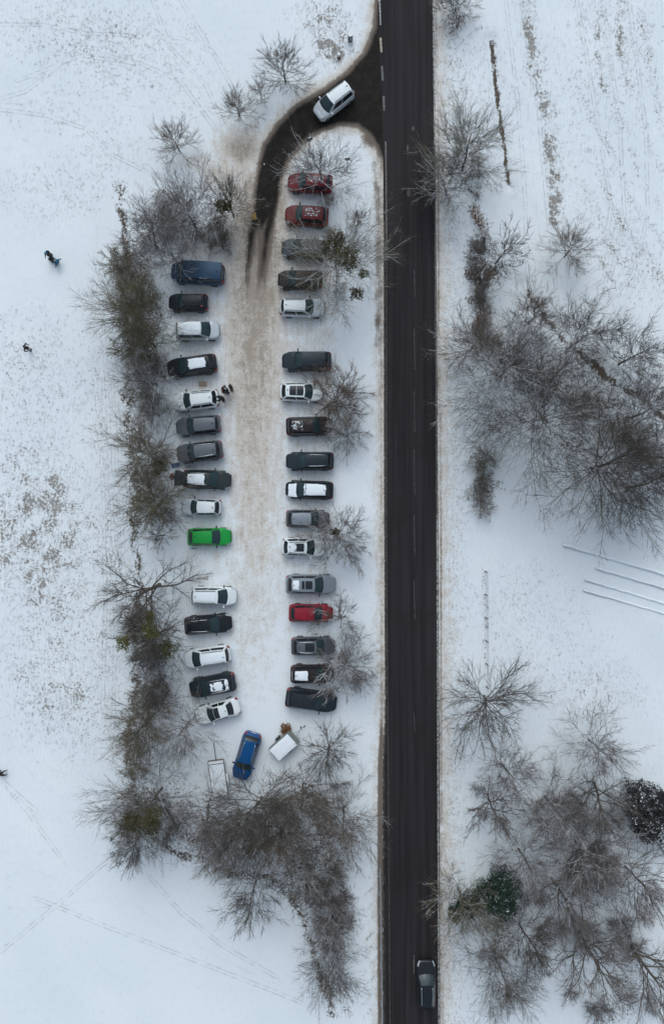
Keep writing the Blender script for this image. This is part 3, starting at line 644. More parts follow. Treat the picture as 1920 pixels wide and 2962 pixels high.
# ------------------------------------------------------------------ vegetation
def nrm(a): return a/np.maximum(np.linalg.norm(a, axis=-1, keepdims=True), 1e-9)
def grow(rng, start, dirs, length, S, wig, trop):
    N = len(start); pts = np.zeros((N, S+1, 3)); pts[:, 0] = start; d = dirs.copy()
    for i in range(S):
        d = nrm(d+rng.normal(0, wig, (N, 3))+np.array([0, 0, trop])); pts[:, i+1] = pts[:, i]+d*(length/S)[:, None]
    return pts
def spawn(rng, pts, rad, nch, t0, t1, lr, a0, a1, S, wig, trop, rr=.62, tipr=.35, flat=0.0):
    N, S1, _ = pts.shape; L = np.linalg.norm(np.diff(pts, axis=1), axis=2).sum(1)
    t = (np.arange(nch)[None]+rng.uniform(.1, .9, (N, nch)))/nch; t = t0+(t1-t0)*t
    t[:, -1] = 1.0 if t1 >= .99 else t[:, -1]
    ft = t*(S1-1); i = np.minimum(ft.astype(int), S1-2); fr = (ft-i)[..., None]
    n = np.arange(N)[:, None]; p = pts[n, i]*(1-fr)+pts[n, i+1]*fr; tg = nrm(pts[n, i+1]-pts[n, i])
    r = (rad[n, i]*(1-fr[..., 0])+rad[n, i+1]*fr[..., 0])
    ang = R_(1)*rng.uniform(a0, a1, (N, nch)); ang = np.where(t >= .999, ang*.3, ang)
    az = np.cumsum(rng.uniform(1.9, 2.9, (N, nch)), 1)+rng.uniform(0, 6.28, (N, 1))
    ref = np.where(np.abs(tg[..., 2:3]) > .9, np.array([1., 0, 0]), np.array([0, 0, 1.]))
    u = nrm(np.cross(tg, ref)); v = np.cross(tg, u)
    d = tg*np.cos(ang)[..., None]+(u*np.cos(az)[..., None]+v*np.sin(az)[..., None])*np.sin(ang)[..., None]
    d[..., 2] *= (1-flat); d = nrm(d)
    ln = L[:, None]*lr*(1-.45*t)*rng.uniform(.65, 1.3, (N, nch))
    cp = grow(rng, p.reshape(-1, 3), d.reshape(-1, 3), ln.ravel(), S, wig, trop)
    r0 = (r*rr).ravel(); cr = r0[:, None]*np.linspace(1, tipr, S+1)[None]
    return cp, cr
def tubes(pts, rad, k, tip=False):
    N, S1, _ = pts.shape; tg = np.zeros_like(pts); tg[:, :-1] = np.diff(pts, axis=1); tg[:, -1] = tg[:, -2]; tg = nrm(tg)
    ref = np.where(np.abs(tg[..., 2:3]) > .92, np.array([1., .2, 0]), np.array([.15, .1, 1.])); u = nrm(np.cross(tg, ref)); v = np.cross(tg, u)
    a = 2*np.pi*np.arange(k)/k
    if tip:
        base = pts[:, :-1, None]+(u[:, :-1, None]*np.cos(a)[:, None]+v[:, :-1, None]*np.sin(a)[:, None])*rad[:, :-1, None, None]
        V = np.concatenate([base.reshape(N, -1, 3), pts[:, -1:]], 1); per = (S1-1)*k+1; o = (np.arange(N)*per)[:, None]
        last = (S1-2)*k; kk = np.arange(k); T = np.stack([o+last+kk, o+last+(kk+1) % k, o+per-1+0*kk], -1).reshape(-1, 3); rings = S1-1
    else:
        V = (pts[:, :, None]+(u[:, :, None]*np.cos(a)[:, None]+v[:, :, None]*np.sin(a)[:, None])*rad[:, :, None, None]).reshape(N, -1, 3)
        per = S1*k; o = (np.arange(N)*per)[:, None]; T = np.zeros((0, 3), int); rings = S1
    if rings > 1:
        j = np.repeat(np.arange(rings-1), k)*k; kk = np.tile(np.arange(k), rings-1)
        Qd = np.stack([o+j+kk, o+j+(kk+1) % k, o+j+k+(kk+1) % k, o+j+k+kk], -1).reshape(-1, 4)
    else: Qd = np.zeros((0, 4), int)
    return V.reshape(-1, 3), Qd, T
def join(name, parts):
    vs, qs, ts = [], [], []; b = 0
    for V, Qd, T in parts: vs.append(V); qs.append(Qd+b); ts.append(T+b); b += len(V)
    qs = np.concatenate(qs); ts = np.concatenate(ts)
    return np_mesh(name, np.concatenate(vs), quads=qs if len(qs) else None, tris=ts if len(ts) else None)
def tree_mesh(seed, R, h, counts=(12, 6, 5, 3, 2), stems=1, lean=(0, 0), low=.10, up=.05, twig=.0095, wig=.09, thick=1.0, droop=0.0, lead=.8):
    rng = np.random.default_rng(seed); c1, c2, c3, c4, c5 = counts
    r0 = (.04+.016*R)*thick
    if stems == 1:
        d0 = nrm(np.array([[lean[0], lean[1], 1.0]])); l0 = np.array([h*lead]); p0 = np.zeros((1, 3)); p0[:, 2] = -.15
        t0 = grow(rng, p0, d0, l0, 10, wig*.55, .03); q0 = r0*np.linspace(1.15, .30, 11)[None]*np.ones((1, 1)); n1 = c1
    else:
        az = np.arange(stems)*2*np.pi/stems+rng.uniform(-.3, .3, stems); tilt = R_(1)*rng.uniform(8, 34, stems)
        d0 = np.stack([np.cos(az)*np.sin(tilt), np.sin(az)*np.sin(tilt), np.cos(tilt)], -1); d0 = nrm(d0+np.array([lean[0], lean[1], 0]))
        p0 = np.stack([np.cos(az)*.12*R/3, np.sin(az)*.12*R/3, 0*az-.12], -1); l0 = h*rng.uniform(.6, .85, stems)
        t0 = grow(rng, p0, d0, l0, 8, wig*.8, .02); q0 = r0*.62*np.linspace(1.1, .35, 9)[None]*np.ones((stems, 1)); n1 = max(3, int(round(c1*1.35/stems)))
    # limbs leave the leader low and long, short and steep towards the top
    N, S1, _ = t0.shape; t = low+(1-low)*((np.arange(n1)[None]+rng.uniform(.05, .95, (N, n1)))/n1)**1.15
    ft = t*(S1-1)*.999; i = ft.astype(int); fr = (ft-i)[..., None]; n = np.arange(N)[:, None]
    p = t0[n, i]*(1-fr)+t0[n, i+1]*fr; tg = nrm(t0[n, i+1]-t0[n, i]); rr = q0[n, i]
    az = np.arange(n1)[None]*2.39996+rng.uniform(0, 6.28, (N, 1))+rng.normal(0, .35, (N, n1)); an = R_(1)*(80-46*t+rng.normal(0, 8, (N, n1)))
    d = np.stack([np.cos(az)*np.sin(an), np.sin(az)*np.sin(an), np.cos(an)], -1); d = nrm(d+.5*(tg-np.array([0, 0, 1.])))
    ln = h*np.interp(t, [0, .3, .6, 1], [.72, .70, .52, .26])*rng.uniform(.84, 1.08, (N, n1))*(1 if stems == 1 else .75)
    b1 = grow(rng, p.reshape(-1, 3), d.reshape(-1, 3), ln.ravel(), 7, wig, up); r1 = (rr*(.52 if n1*N < 18 else .36)).ravel()[:, None]*np.linspace(1, .3, 8)[None]; r1 = np.maximum(r1, twig*1.9)
    b2, r2 = spawn(rng, b1, r1, c2, .14, 1.0, .56, 20, 48, 5, wig*1.15, up*.5-droop*.5, .6, .4)
    b3, r3 = spawn(rng, b2, r2, c3, .12, 1.0, .64, 18, 46, 2, wig*1.2, up*.4-droop, .66, .5)
    b4, r4 = spawn(rng, b3, r3, c4, .12, 1.0, .70, 16, 44, 1, wig*1.3, .02-droop, .8, .6)
    b5, r5 = spawn(rng, b4, r4, c5, .15, 1.0, .72, 16, 42, 1, .12, .02-droop, .9, .8) if c5 else (None, None)
    allp = [b4] if b5 is None else [b4, b5]
    ap = np.concatenate([a.reshape(-1, 3) for a in allp])
    cen = np.median(ap[:, :2], 0)*.5
    rad = np.hypot(ap[:, 0]-cen[0], ap[:, 1]-cen[1]); s = R/np.percentile(rad, 91); sz = h/np.percentile(ap[:, 2], 99.5)
    for a in [t0, b1, b2, b3]+allp: a[..., :2] *= s; a[..., 2] = np.where(a[..., 2] > 0, a[..., 2]*sz, a[..., 2])
    r2 = np.maximum(r2, twig*1.75); r3 = np.clip(r3, twig*1.2, twig*1.9); r4 = np.clip(r4, twig*.9, twig*1.2)
    trunk = join('trunk', [tubes(t0, q0, 8)]); limbs = join('limbs', [tubes(b1, r1, 5), tubes(b2, r2, 3)])
    cr = [tubes(b3, r3, 3, True), tubes(b4, r4, 3, True)]
    if b5 is not None: cr.append(tubes(b5, np.full(r5.shape, twig*.85), 3, True))
    return trunk, limbs, join('crown', cr), b3
def leaf_cloud(seed, n, rad, size, hollow=.3, flat=1.0):
    rng = np.random.default_rng(seed); d = nrm(rng.normal(0, 1, (n, 3))); r = (hollow+(1-hollow)*rng.random(n)**.5)
    lump = 1+.22*np.sin(d[:, 0]*5+seed)+.18*np.sin(d[:, 1]*7+seed*2)+.15*np.sin(d[:, 2]*6)
    c = d*(r*lump)[:, None]*np.array(rad)[None]
    a = nrm(rng.normal(0, 1, (n, 3))+np.array([0, 0, flat])); u = nrm(np.cross(a, rng.normal(0, 1, (n, 3)))); v = np.cross(a, u)
    sz = size*rng.uniform(.6, 1.3, n)[:, None]
    V = np.stack([c-u*sz, c-v*sz*.5, c+u*sz, c+v*sz*.5], 1).reshape(-1, 3); o = np.arange(n)[:, None]*4
    return np_mesh('leaves', V, quads=o+np.arange(4)[None])
SEED = [100]; TREES = []
# kinds of tree: grown once, then shared by all trees of that habit
KINDS = dict(s=(3, 2.2, 4.4, dict(counts=(20, 5, 5, 3, 0))), m=(6, 3.4, 7.2, dict(counts=(26, 6, 5, 3, 2))), l=(7, 4.4, 8.2, dict(counts=(28, 7, 5, 3, 2))),
             x=(5, 6.4, 9.8, dict(counts=(30, 8, 6, 3, 2))), k=(4, 4.2, 8.4, dict(counts=(14, 8, 6, 4, 1), thick=1.5, wig=.14)), b=(3, 3.0, 4.2, dict(counts=(30, 5, 5, 4, 1), stems=7, thick=.7)))
TP = {}; _sd = 500
for kk_, (nv_, R0_, h0_, kw_) in KINDS.items():
    for i_ in range(nv_):
        _sd += 1; a_, b_, c_, tips_ = tree_mesh(_sd, R0_, h0_, twig=.0106, **kw_)
        for me_ in (a_, b_, c_): me_.materials.append(BARK['dark']); me_.polygons.foreach_set('use_smooth', [True]*len(me_.polygons))
        TP.setdefault(kk_, []).append((a_, b_, c_, tips_, R0_, h0_))
def slot_link(name, me, mat, parent):
    o = bpy.data.objects.new(name, me); COL.objects.link(o); o.parent = parent
    o.material_slots[0].link = 'OBJECT'; o.material_slots[0].material = mat; return o
def tree(label, dx, dy, rpx, h, size='m', bk='dark', tw='tw_brown', stems=1, group=None, clumps=(), name='bare_tree', cat='tree', zc=.45, lean=(0, 0), thick=1.0, wig=.1, droop=0):
    h *= .88; SEED[0] += 1; seed = SEED[0]; R = rpx/24.1*(HC-h*zc)/HC; rng = random.Random(seed)
    x, y = D(dx, dy, h*zc)
    if stems > 1 and h < 4.4: name = 'bare_shrub'; cat = 'shrub'
    kind = 'b' if stems > 1 and h < 6 else 'k' if thick >= 1.5 or wig > .19 or size == 'o' else size
    tr, lm, cr, tips, R0, h0 = TP[kind][seed % len(TP[kind])]
    z = float(height(np.array([x]), np.array([y]))[0]); rz = rng.uniform(0, 6.28)
    root = empty(name, (x, y, z), 0); tag(root, label, cat, group); s_, sz_ = R/R0, h/h0
    root.rotation_euler = (Matrix.Rotation(lean[0]*.7, 3, 'Y') @ Matrix.Rotation(-lean[1]*.7, 3, 'X') @ Matrix.Rotation(rz, 3, 'Z')).to_euler(); root.scale = (s_, s_, sz_)
    slot_link('trunk' if stems == 1 else 'stems', tr, BARK['dark' if bk == 'half' else bk], root); slot_link('limbs', lm, BARK[bk], root); slot_link('crown', cr, BARK[tw], root)
    tp = tips[:, 2]; ca, sa = math.cos(-rz), math.sin(-rz)
    for (wx, wy, rr, mat, cname) in clumps:      # tufts of evergreen growth sitting in the crown
        cx, cy = (wx*ca-wy*sa)*R0, (wx*sa+wy*ca)*R0
        p = tp[int(np.argmin(np.hypot(tp[:, 0]-cx, tp[:, 1]-cy)))]; n_ = 46 if cname == 'withered_leaves' else int(560*(rr/.6)**1.4)
        me = leaf_cloud(seed+int(wx*10), n_, (rr*1.05/s_, rr*1.05/s_, rr*.9/sz_), .082/s_); o = link(cname, me, mat, root, False); o.location = (cx*.7+p[0]*.3, cy*.7+p[1]*.3, p[2]); o['kind'] = 'stuff'
    TREES.append((x, y, R, h)); return root
MI, IV = (M_MISTLE, 'mistletoe'), (M_IVYO, 'ivy')
# field edge above the lane
tree('bare round-crowned tree alone beside the lane bend, tallest on the snowy field edge', 660, 160, 66, 5.5, 'm', 'dark', 'tw_dark')
tree('tiny bare sapling between two round bare trees on the field edge', 606, 214, 30, 3.0, 's', 'dark', 'tw_brown')
tree('low bare bush-like tree between the sapling and the lone round tree on the field', 552, 248, 52, 4.2, 'm', 'dark', 'tw_brown')
tree('bare round tree standing farthest out along the snowy field path', 408, 328, 56, 4.5, 'm', 'dark', 'tw_brown')
# west hedge
tree('spreading tree with snow-dusted pale limbs above the blue van', 440, 495, 112, 9.5, 'l', 'snowy', 'tw_purple')
tree('bare tree with a yellow-green mistletoe ball beside the lane end', 532, 468, 66, 8.5, 'm', 'half', 'tw_olive', clumps=[(-.3, -.1, .62, *MI), (.05, -.5, .45, *IV)])
tree('snow-dusted tree at the corner of the hedge and the field path', 345, 545, 84, 8, 'l', 'snowy', 'tw_dark')
tree('tree with white-dusted twigs directly behind the blue van', 400, 590, 70, 6.5, 'm', 'snowy', 'tw_purple')
tree('dense olive-brown tree bulging from the hedge towards the field', 308, 725, 108, 9, 'x', 'olive', 'tw_olive')
tree('lower olive tree tucked behind the small black hatchback', 345, 790, 70, 7, 'm', 'olive', 'tw_olive')
tree('grey-limbed tree behind the estate with the clean snow slab', 345, 880, 84, 8, 'l', 'snowy', 'tw_dark')
tree('thin purplish tree behind the white off-roader', 360, 960, 50, 5, 'm', 'half', 'tw_purple')
tree('wide mossy-limbed tree behind the grey estate cars', 340, 1050, 104, 9, 'l', 'olive', 'tw_brown', clumps=[(.35, -.35, .7, *IV)])
tree('olive-twigged tree behind the silver saloon', 348, 1175, 92, 8.5, 'l', 'olive', 'tw_olive')
tree('small bare tree behind the green hatchback', 372, 1245, 40, 4.5, 's', 'dark', 'tw_brown')
tree('wide open tree with thick dark limbs behind the white people carrier', 350, 1368, 118, 8.5, 'o', 'dark', 'tw_dark', thick=1.4, wig=.22)
tree('tree holding three green mistletoe balls behind the black estate', 362, 1480, 84, 9, 'm', 'dark', 'tw_dark', clumps=[(-.55, .05, .62, *MI), (.05, .25, .75, *MI), (.35, -.35, .8, *MI), (-.05, .62, .4, *MI)])
tree('dim tangled tree between mistletoe tree and white saloon', 368, 1585, 66, 7, 'l', 'half', 'tw_dark')
tree('broad brown tree in the hedge beside the white saloon', 330, 1690, 92, 8.5, 'l', 'dark', 'tw_olive')
tree('brown tree reaching over the snowed-in flat trailer', 425, 1700, 78, 7, 'l', 'half', 'tw_brown')
tree('large tree with an olive ivy heart at the hedge corner', 352, 1872, 128, 10, 'x', 'half', 'tw_dark', clumps=[(-.2, -.05, 1.0, *IV), (.2, .1, .9, *IV), (.05, -.3, .9, *IV)])
tree('corner tree with clusters of withered leaves at its tips', 312, 1965, 66, 6, 'm', 'dark', 'tw_dark', clumps=[(-.7, -.2, .3, M_DARKL, 'withered_leaves'), (-.45, -.55, .3, M_DARKL, 'withered_leaves'), (-.85, .1, .25, M_DARKL, 'withered_leaves')])
tree('slanting tree behind the flat trailer', 470, 1905, 84, 8, 'l', 'dark', 'tw_purple', lean=(.25, .1))
tree('dark thick-limbed tree in the middle of the south thicket', 600, 1890, 118, 9, 'l', 'dark', 'tw_dark', thick=1.3)
tree('brown tree behind the blue off-roader in the south thicket', 700, 1850, 80, 7, 'l', 'dark', 'tw_brown')
tree('fan-shaped tree at the thicket end next to the road', 800, 1915, 96, 9, 'l', 'half', 'tw_brown')
tree('tree with bright white forked limbs in the south thicket', 705, 2020, 80, 8.5, 'm', 'pale', 'tw_dark', thick=1.3, clumps=())
tree('dark tree leaning out over the south field', 590, 2075, 92, 8, 'm', 'half', 'tw_dark')
tree('tangled tree between the fan-shaped tree and the white-limbed tree', 650, 1960, 90, 8, 'l', 'dark', 'tw_brown')
tree('round bare tree at the foot of the thicket strip by the guard rail', 772, 2262, 84, 6, 'l', 'half', 'tw_dark')
tree('sparse open bush beside the covered trailer', 765, 1748, 74, 4.5, 'm', 'dark', 'tw_dark')
# island between lot and road
tree('snow-dusted tree leaning over the red hatchback', 748, 405, 92, 7, 'l', 'snowy', 'tw_dark')
tree('young staked tree in the verge beside the blue-grey estate', 832, 512, 30, 3.2, 's', 'dark', 'tw_dark')
tree('large ivy-clad tree spreading white limbs over two dark cars', 786, 614, 136, 10, 'x', 'snowy', 'tw_olive', clumps=[(-.1, .1, .95, *IV), (.15, -.15, 1.0, *IV), (.0, .35, .7, *IV), (.45, -.05, .45, *MI), (.3, -.5, .6, *IV)])
tree('russet bush beside the white hatchback with panoramic roof', 784, 922, 80, 4.5, 'l', 'dark', 'tw_rust', stems=5)
tree('small grey bush behind the brownish off-roader with snow on its rear roof', 805, 1005, 56, 4, 'm', 'half', 'tw_purple', stems=4)
tree('bare bush with a dark heart behind the white crossover', 788, 1250, 84, 5.5, 'l', 'half', 'tw_purple', stems=4, clumps=[(-.1, .15, .35, *IV)])
tree('sparse crooked tree beside the plain red hatchback', 790, 1440, 72, 5.5, 'm', 'half', 'tw_dark', thick=1.3, wig=.24)
tree('purplish bush beside the dark slate off-roader', 802, 1558, 80, 4.8, 'l', 'half', 'tw_purple', stems=4)
# east of the road
tree('dense grey-green tree leaning across the verge at the road', 1090, 350, 112, 9, 'x', 'half', 'tw_olive')
tree('snow-dusted slanting tree reaching white branches over the road', 1050, 420, 80, 7, 'm', 'pale', 'tw_dark', lean=(-.35, 0))
tree('bush cut by the top of the verge beside the road', 1062, -6, 56, 4.5, 'm', 'half', 'tw_purple', stems=4)
tree('round bare tree alone on the snowy field by the grass strip', 1328, 578, 68, 5, 'l', 'dark', 'tw_brown')
tree('sparse tree beside the dark notice board', 1165, 590, 74, 6, 's', 'snowy', 'tw_dark')
tree('large tree fanning pale snow-dusted limbs towards the road', 1185, 860, 170, 11.5, 'x', 'snowy', 'tw_dark')
tree('huge many-limbed tree with snow in its forks beside the ditch', 1275, 960, 190, 12, 'x', 'half', 'tw_dark', thick=1.3)
tree('great tree with dark drooping branches south of the ditch', 1420, 1080, 168, 12, 'x', 'dark', 'tw_dark', thick=1.4, droop=.04)
tree('bare tree rising from the far bank of the ditch', 1350, 790, 110, 8.5, 'l', 'half', 'tw_dark')
tree('fine-twigged tree on the snow beyond the ditch', 1470, 830, 90, 8, 'm', 'half', 'tw_dark')
tree('russet-grey tree over the lower ditch', 1500, 960, 110, 10, 'l', 'snowy', 'tw_dark')
tree('drooping tree above the snow-covered logs', 1500, 1130, 110, 10, 'l', 'dark', 'tw_dark', droop=.04)
tree('round open-crowned tree with dark radiating limbs at the wire fence', 1145, 1642, 118, 9, 'l', 'dark', 'tw_dark', thick=1.35)
tree('thin tree below the open-crowned tree at the fence', 1180, 1800, 84, 7, 'm', 'half', 'tw_purple')
tree('hazy fine-twigged tree near the dark evergreen bush', 1395, 1745, 92, 7.5, 'm', 'half', 'tw_purple')
tree('spindly tree with snow between its stems near the verge', 1150, 1885, 74, 7, 's', 'dark', 'tw_purple')
tree('twiggy tree between spindly tree and dark purple tree', 1290, 1885, 96, 8, 'm', 'half', 'tw_purple')
tree('bare tree with one thick dark slanting trunk', 1420, 1860, 86, 10, 'm', 'dark', 'tw_dark', thick=2.4, lean=(-.3, -.25))
tree('dense dark purple-brown tree in the east wood', 1375, 2005, 130, 10, 'l', 'half', 'tw_purple', thick=1.2)
tree('tree with thick black crooked trunk in the east wood', 1310, 2090, 90, 9, 'm', 'dark', 'tw_purple', thick=1.7, wig=.24)
tree('slim upright tree at the edge of the east wood', 1490, 2060, 90, 9, 'm', 'dark', 'tw_purple')
tree('bare tree behind the green ivy thicket reaching over the road', 1078, 2105, 96, 7.5, 'm', 'half', 'tw_olive')
tree('white-limbed tree beside the road by the driving car', 1166, 2262, 104, 8.5, 'l', 'snowy', 'tw_dark')
tree('tall tree with four crooked dark stems in the wood corner', 1370, 2230, 112, 10, 'l', 'dark', 'tw_purple', stems=4, thick=1.6, wig=.24)
tree('tall tree with two forked black stems in the wood corner', 1500, 2250, 110, 10, 'l', 'dark', 'tw_purple', stems=2, thick=1.6, wig=.24)
tree('tree with its crown cut off beyond the great drooping tree', 1545, 1060, 110, 10, 'l', 'half', 'tw_dark')
tree('young fine-twigged tree over the snow between notice board and ditch', 1245, 735, 70, 6.5, 'm', 'half', 'tw_brown')
tree('leafless tree beside the fan of pale limbs, close to the road verge', 1105, 800, 74, 6.5, 'm', 'dark', 'tw_brown')
tree('frosted tree between ivy thicket and crooked trunk', 1225, 2010, 84, 7.5, 'm', 'half', 'tw_purple')
tree('slender tree between white-limbed tree and crooked stems', 1225, 2190, 76, 7.5, 'm', 'dark', 'tw_dark')
tree('pale-twigged tree in the south thicket behind the flat trailer', 540, 1960, 88, 8, 'l', 'half', 'tw_purple')
tree('fine grey tree over the thicket strip by the guard rail', 770, 2150, 66, 6, 'm', 'half', 'tw_purple')
tree('fine brown tree filling the hedge behind the black estate with chrome rails', 330, 1440, 60, 7, 'm', 'half', 'tw_brown')
# shrubs: six kinds, copied
def shrub_proto(seed, R, h, tw, n=9):
    tr, lm, cr, _ = tree_mesh(seed, R, h, (14, 5, 4, 3, 0), n, twig=.0085, thick=.45)
    return tr, lm, cr, tw
PROTO = [shrub_proto(900+i, 1.5, 1.7+.2*(i % 3), t) for i, t in enumerate(('sh_brown', 'sh_grey', 'sh_olive', 'sh_purple', 'sh_rust', 'sh_snow'))]
for i, (a, b, c, t) in enumerate(PROTO):
    a.materials.append(BARK['dark']); b.materials.append(BARK[t]); c.materials.append(BARK[t])
    for m in (a, b, c): m.polygons.foreach_set('use_smooth', [True]*len(m.polygons))
rS = random.Random(77)
def shrub(kind, x, y, s, label, group):
    z = float(height(np.array([x]), np.array([y]))[0])
    r = empty('bare_shrub', (x, y, z), rS.uniform(0, 6.28)); r.scale = (s, s, s*rS.uniform(.8, 1.15)); tag(r, ('small ' if s < .62 else 'broad ' if s > .92 else '')+('brown', 'dark grey', 'olive', 'purplish', 'russet', 'snow-flecked')[kind]+' '+label, 'shrub', group)
    for nm, me in zip(('stems', 'branches', 'crown'), PROTO[kind][:3]):
        o = bpy.data.objects.new(nm, me); COL.objects.link(o); o.parent = r
def shrub_row(pts, n, wid, kinds, s0, s1, label, group):
    P_ = [D(*p, 1.0) for p in pts]; ls = [math.hypot(b[0]-a[0], b[1]-a[1]) for a, b in zip(P_[:-1], P_[1:])]; tot = sum(ls)
    for i in range(n):
        t = (i+rS.uniform(.1, .9))/n*tot; k = 0
        while k < len(ls)-1 and t > ls[k]: t -= ls[k]; k += 1
        a, b = P_[k], P_[k+1]; u = t/ls[k]; x, y = a[0]+(b[0]-a[0])*u, a[1]+(b[1]-a[1])*u
        shrub(rS.choice(kinds), x+rS.uniform(-wid, wid), y+rS.uniform(-wid, wid), rS.uniform(s0, s1), label, group)
shrub_row([(292,560),(298,640),(300,760),(305,860)], 6, .5, (0,1,2), .7, 1.05, 'shrub in the hedge line where the field path meets the lot', 'shrubs of the upper hedge')
shrub_row([(330,560),(420,540),(500,540),(550,575)], 7, .7, (0,3,5,1), .6, .95, 'shrub in the thicket between the lane end and the blue van', 'shrubs above the blue van')
shrub_row([(340,650),(355,760),(350,860),(360,960)], 6, .7, (2,0,1), .6, .9, 'shrub filling the hedge behind the black and silver cars', 'shrubs behind the upper bays')
shrub_row([(370,1000),(372,1120),(385,1220)], 4, .6, (0,2,3), .5, .8, 'shrub in the hedge behind the grey estates and silver saloon', 'shrubs behind the middle bays')
shrub_row([(375,1520),(365,1600),(350,1700),(330,1780)], 5, .9, (1,3,0,2), .7, 1.0, 'shrub in the dense hedge behind the askew white saloon', 'shrubs behind the lower bays')
shrub_row([(310,1850),(400,1940),(500,1970),(600,1990)], 4, 1.0, (1,0,3), .7, 1.05, 'shrub under the trees of the hedge corner', 'shrubs of the hedge corner')
shrub_row([(560,1850),(660,1880),(760,1860),(790,1800)], 4, 1.2, (0,1,3), .6, 1.0, 'shrub in the thicket south of the blue off-roader', 'shrubs south of the lot')
shrub_row([(640,1980),(720,1990),(790,2000)], 3, 1.2, (1,3,0), .8, 1.1, 'shrub under the white-limbed tree', 'shrubs under the white-limbed tree')
shrub_row([(740,2060),(770,2120),(775,2190),(770,2260)], 9, .9, (1,3,5), .7, 1.05, 'shrub in the thicket strip beside the guard rail', 'shrubs of the thicket strip')
shrub_row([(785,2030),(795,2100),(800,2160)], 5, .5, (5,5,3), .6, .9, 'shrub on the road side of the thicket strip', 'snow-flecked shrubs of the thicket strip')
shrub_row([(740,450),(770,520),(800,680),(820,640)], 4, .6, (0,3,4), .45, .75, 'shrub on the verge under the ivy-clad tree', 'shrubs under the ivy-clad tree')
shrub_row([(780,960),(800,900)], 2, .4, (4,0), .5, .8, 'shrub near the white panoramic-roof hatchback', 'shrubs by the white hatchback')
shrub_row([(800,1500),(820,1600)], 2, .4, (3,0), .5, .75, 'shrub on the verge behind the dark grey crossover', 'shrubs behind the dark grey crossover')
shrub_row([(1070,300),(1110,400),(1120,470)], 4, .5, (2,0,1), .5, .8, 'shrub under the grey-green tree on the road verge', 'shrubs under the grey-green tree')
shrub_row([(1110,580),(1120,650),(1118,740),(1140,790)], 6, .5, (4,0,1), .5, .85, 'shrub on the verge below the dark notice board', 'shrubs below the notice board')
shrub_row([(1170,800),(1250,880),(1330,930)], 4, .9, (1,0), .6, .9, 'shrub under the big trees beside the ditch', 'shrubs under the big trees')
shrub_row([(1340,960),(1430,1000),(1520,1080)], 4, 1.4, (0,1,3), .8, 1.15, 'shrub south of the ditch under the great tree', 'shrubs under the great tree')
shrub_row([(1118,1060),(1116,1120),(1120,1190)], 8, .5, (0,4,2), .5, .95, 'shrub on the snowy verge between the big trees and the wire fence', 'shrubs on the snowy verge')
shrub_row([(1112,540),(1118,640),(1125,740),(1150,800)], 12, .6, (0,4,3), .4, .8, 'shrub in the brown scrub strip along the road verge', 'shrubs of the scrub strip')
shrub_row([(1120,1830),(1140,1900),(1180,1960)], 3, .7, (1,3), .45, .75, 'shrub among the spindly trees near the verge', 'shrubs among the spindly trees')
shrub_row([(1330,1980),(1420,2010),(1400,2050),(1330,2040)], 10, 1.4, (3,1,3), .85, 1.25, 'shrub under the dense dark tree of the east wood', 'shrubs of the east wood')
shrub_row([(1140,2130),(1150,2230),(1170,2320)], 4, .7, (1,0,2), .6, .9, 'shrub below the ivy thicket beside the road', 'shrubs below the ivy thicket')
shrub_row([(1290,2330),(1400,2340),(1520,2330)], 5, 1.2, (1,3), .6, 1.0, 'shrub in the wood corner below the crooked stems', 'shrubs in the wood corner')
shrub_row([(1450,2150),(1530,2150)], 2, .8, (4,1), .5, .9, 'shrub at the edge of the east wood', 'shrubs at the wood edge')
shrub_row([(290,580),(285,700),(300,800),(318,880),(335,940)], 9, .6, (2,0,2,1), 1.0, 1.5, 'tall shrub in the hedge between the field and the upper parking bays', 'tall shrubs of the upper hedge')
shrub_row([(345,500),(420,470),(480,520),(540,520)], 5, .7, (3,0,1), .9, 1.3, 'tall shrub among the snow-dusted trees above the blue van', 'tall shrubs above the blue van')
shrub_row([(335,1010),(345,1080),(350,1160),(365,1230)], 5, .6, (2,0,2), .8, 1.2, 'tall shrub in the hedge behind the grey estates', 'tall shrubs of the middle hedge')
shrub_row([(350,1470),(365,1540),(360,1620),(330,1690),(310,1760)], 5, .8, (0,2,1,3), 1.0, 1.4, 'tall shrub in the hedge behind the black estate and white saloon', 'tall shrubs of the lower hedge')
shrub_row([(300,1830),(330,1920),(420,1950),(520,1960),(620,1980)], 4, 1.0, (1,0,2), 1.0, 1.4, 'tall shrub at the hedge corner by the south field', 'tall shrubs of the hedge corner')
shrub_row([(560,1870),(650,1930),(740,1900),(800,1880)], 3, 1.2, (0,1,3), 1.0, 1.4, 'tall shrub in the thicket between the blue off-roader and the south field', 'tall shrubs of the south thicket')
shrub_row([(740,2040),(765,2110),(780,2180)], 5, .7, (3,0,1), 1.0, 1.35, 'tall shrub in the narrow thicket beside the guard rail', 'tall shrubs of the thicket strip')
shrub_row([(1180,830),(1290,900),(1400,960),(1500,1010)], 4, 1.4, (0,1,3), 1.0, 1.5, 'tall shrub growing along the tree-lined ditch', 'tall shrubs along the ditch')
shrub_row([(1230,1850),(1330,1900),(1440,1900)], 8, 1.2, (3,1,5), .7, 1.15, 'shrub in the open wood between slanting trunk and verge', 'shrubs of the open wood')
shrub_row([(1270,2140),(1390,2170),(1500,2190)], 10, 1.2, (3,1,5), .7, 1.2, 'shrub among the crooked stems of the wood corner', 'shrubs among the crooked stems')
shrub_row([(1200,2040),(1260,2110),(1240,2240)], 6, .8, (3,1,0), .6, 1.0, 'shrub between the ivy thicket and the crooked stems', 'shrubs beside the ivy thicket')
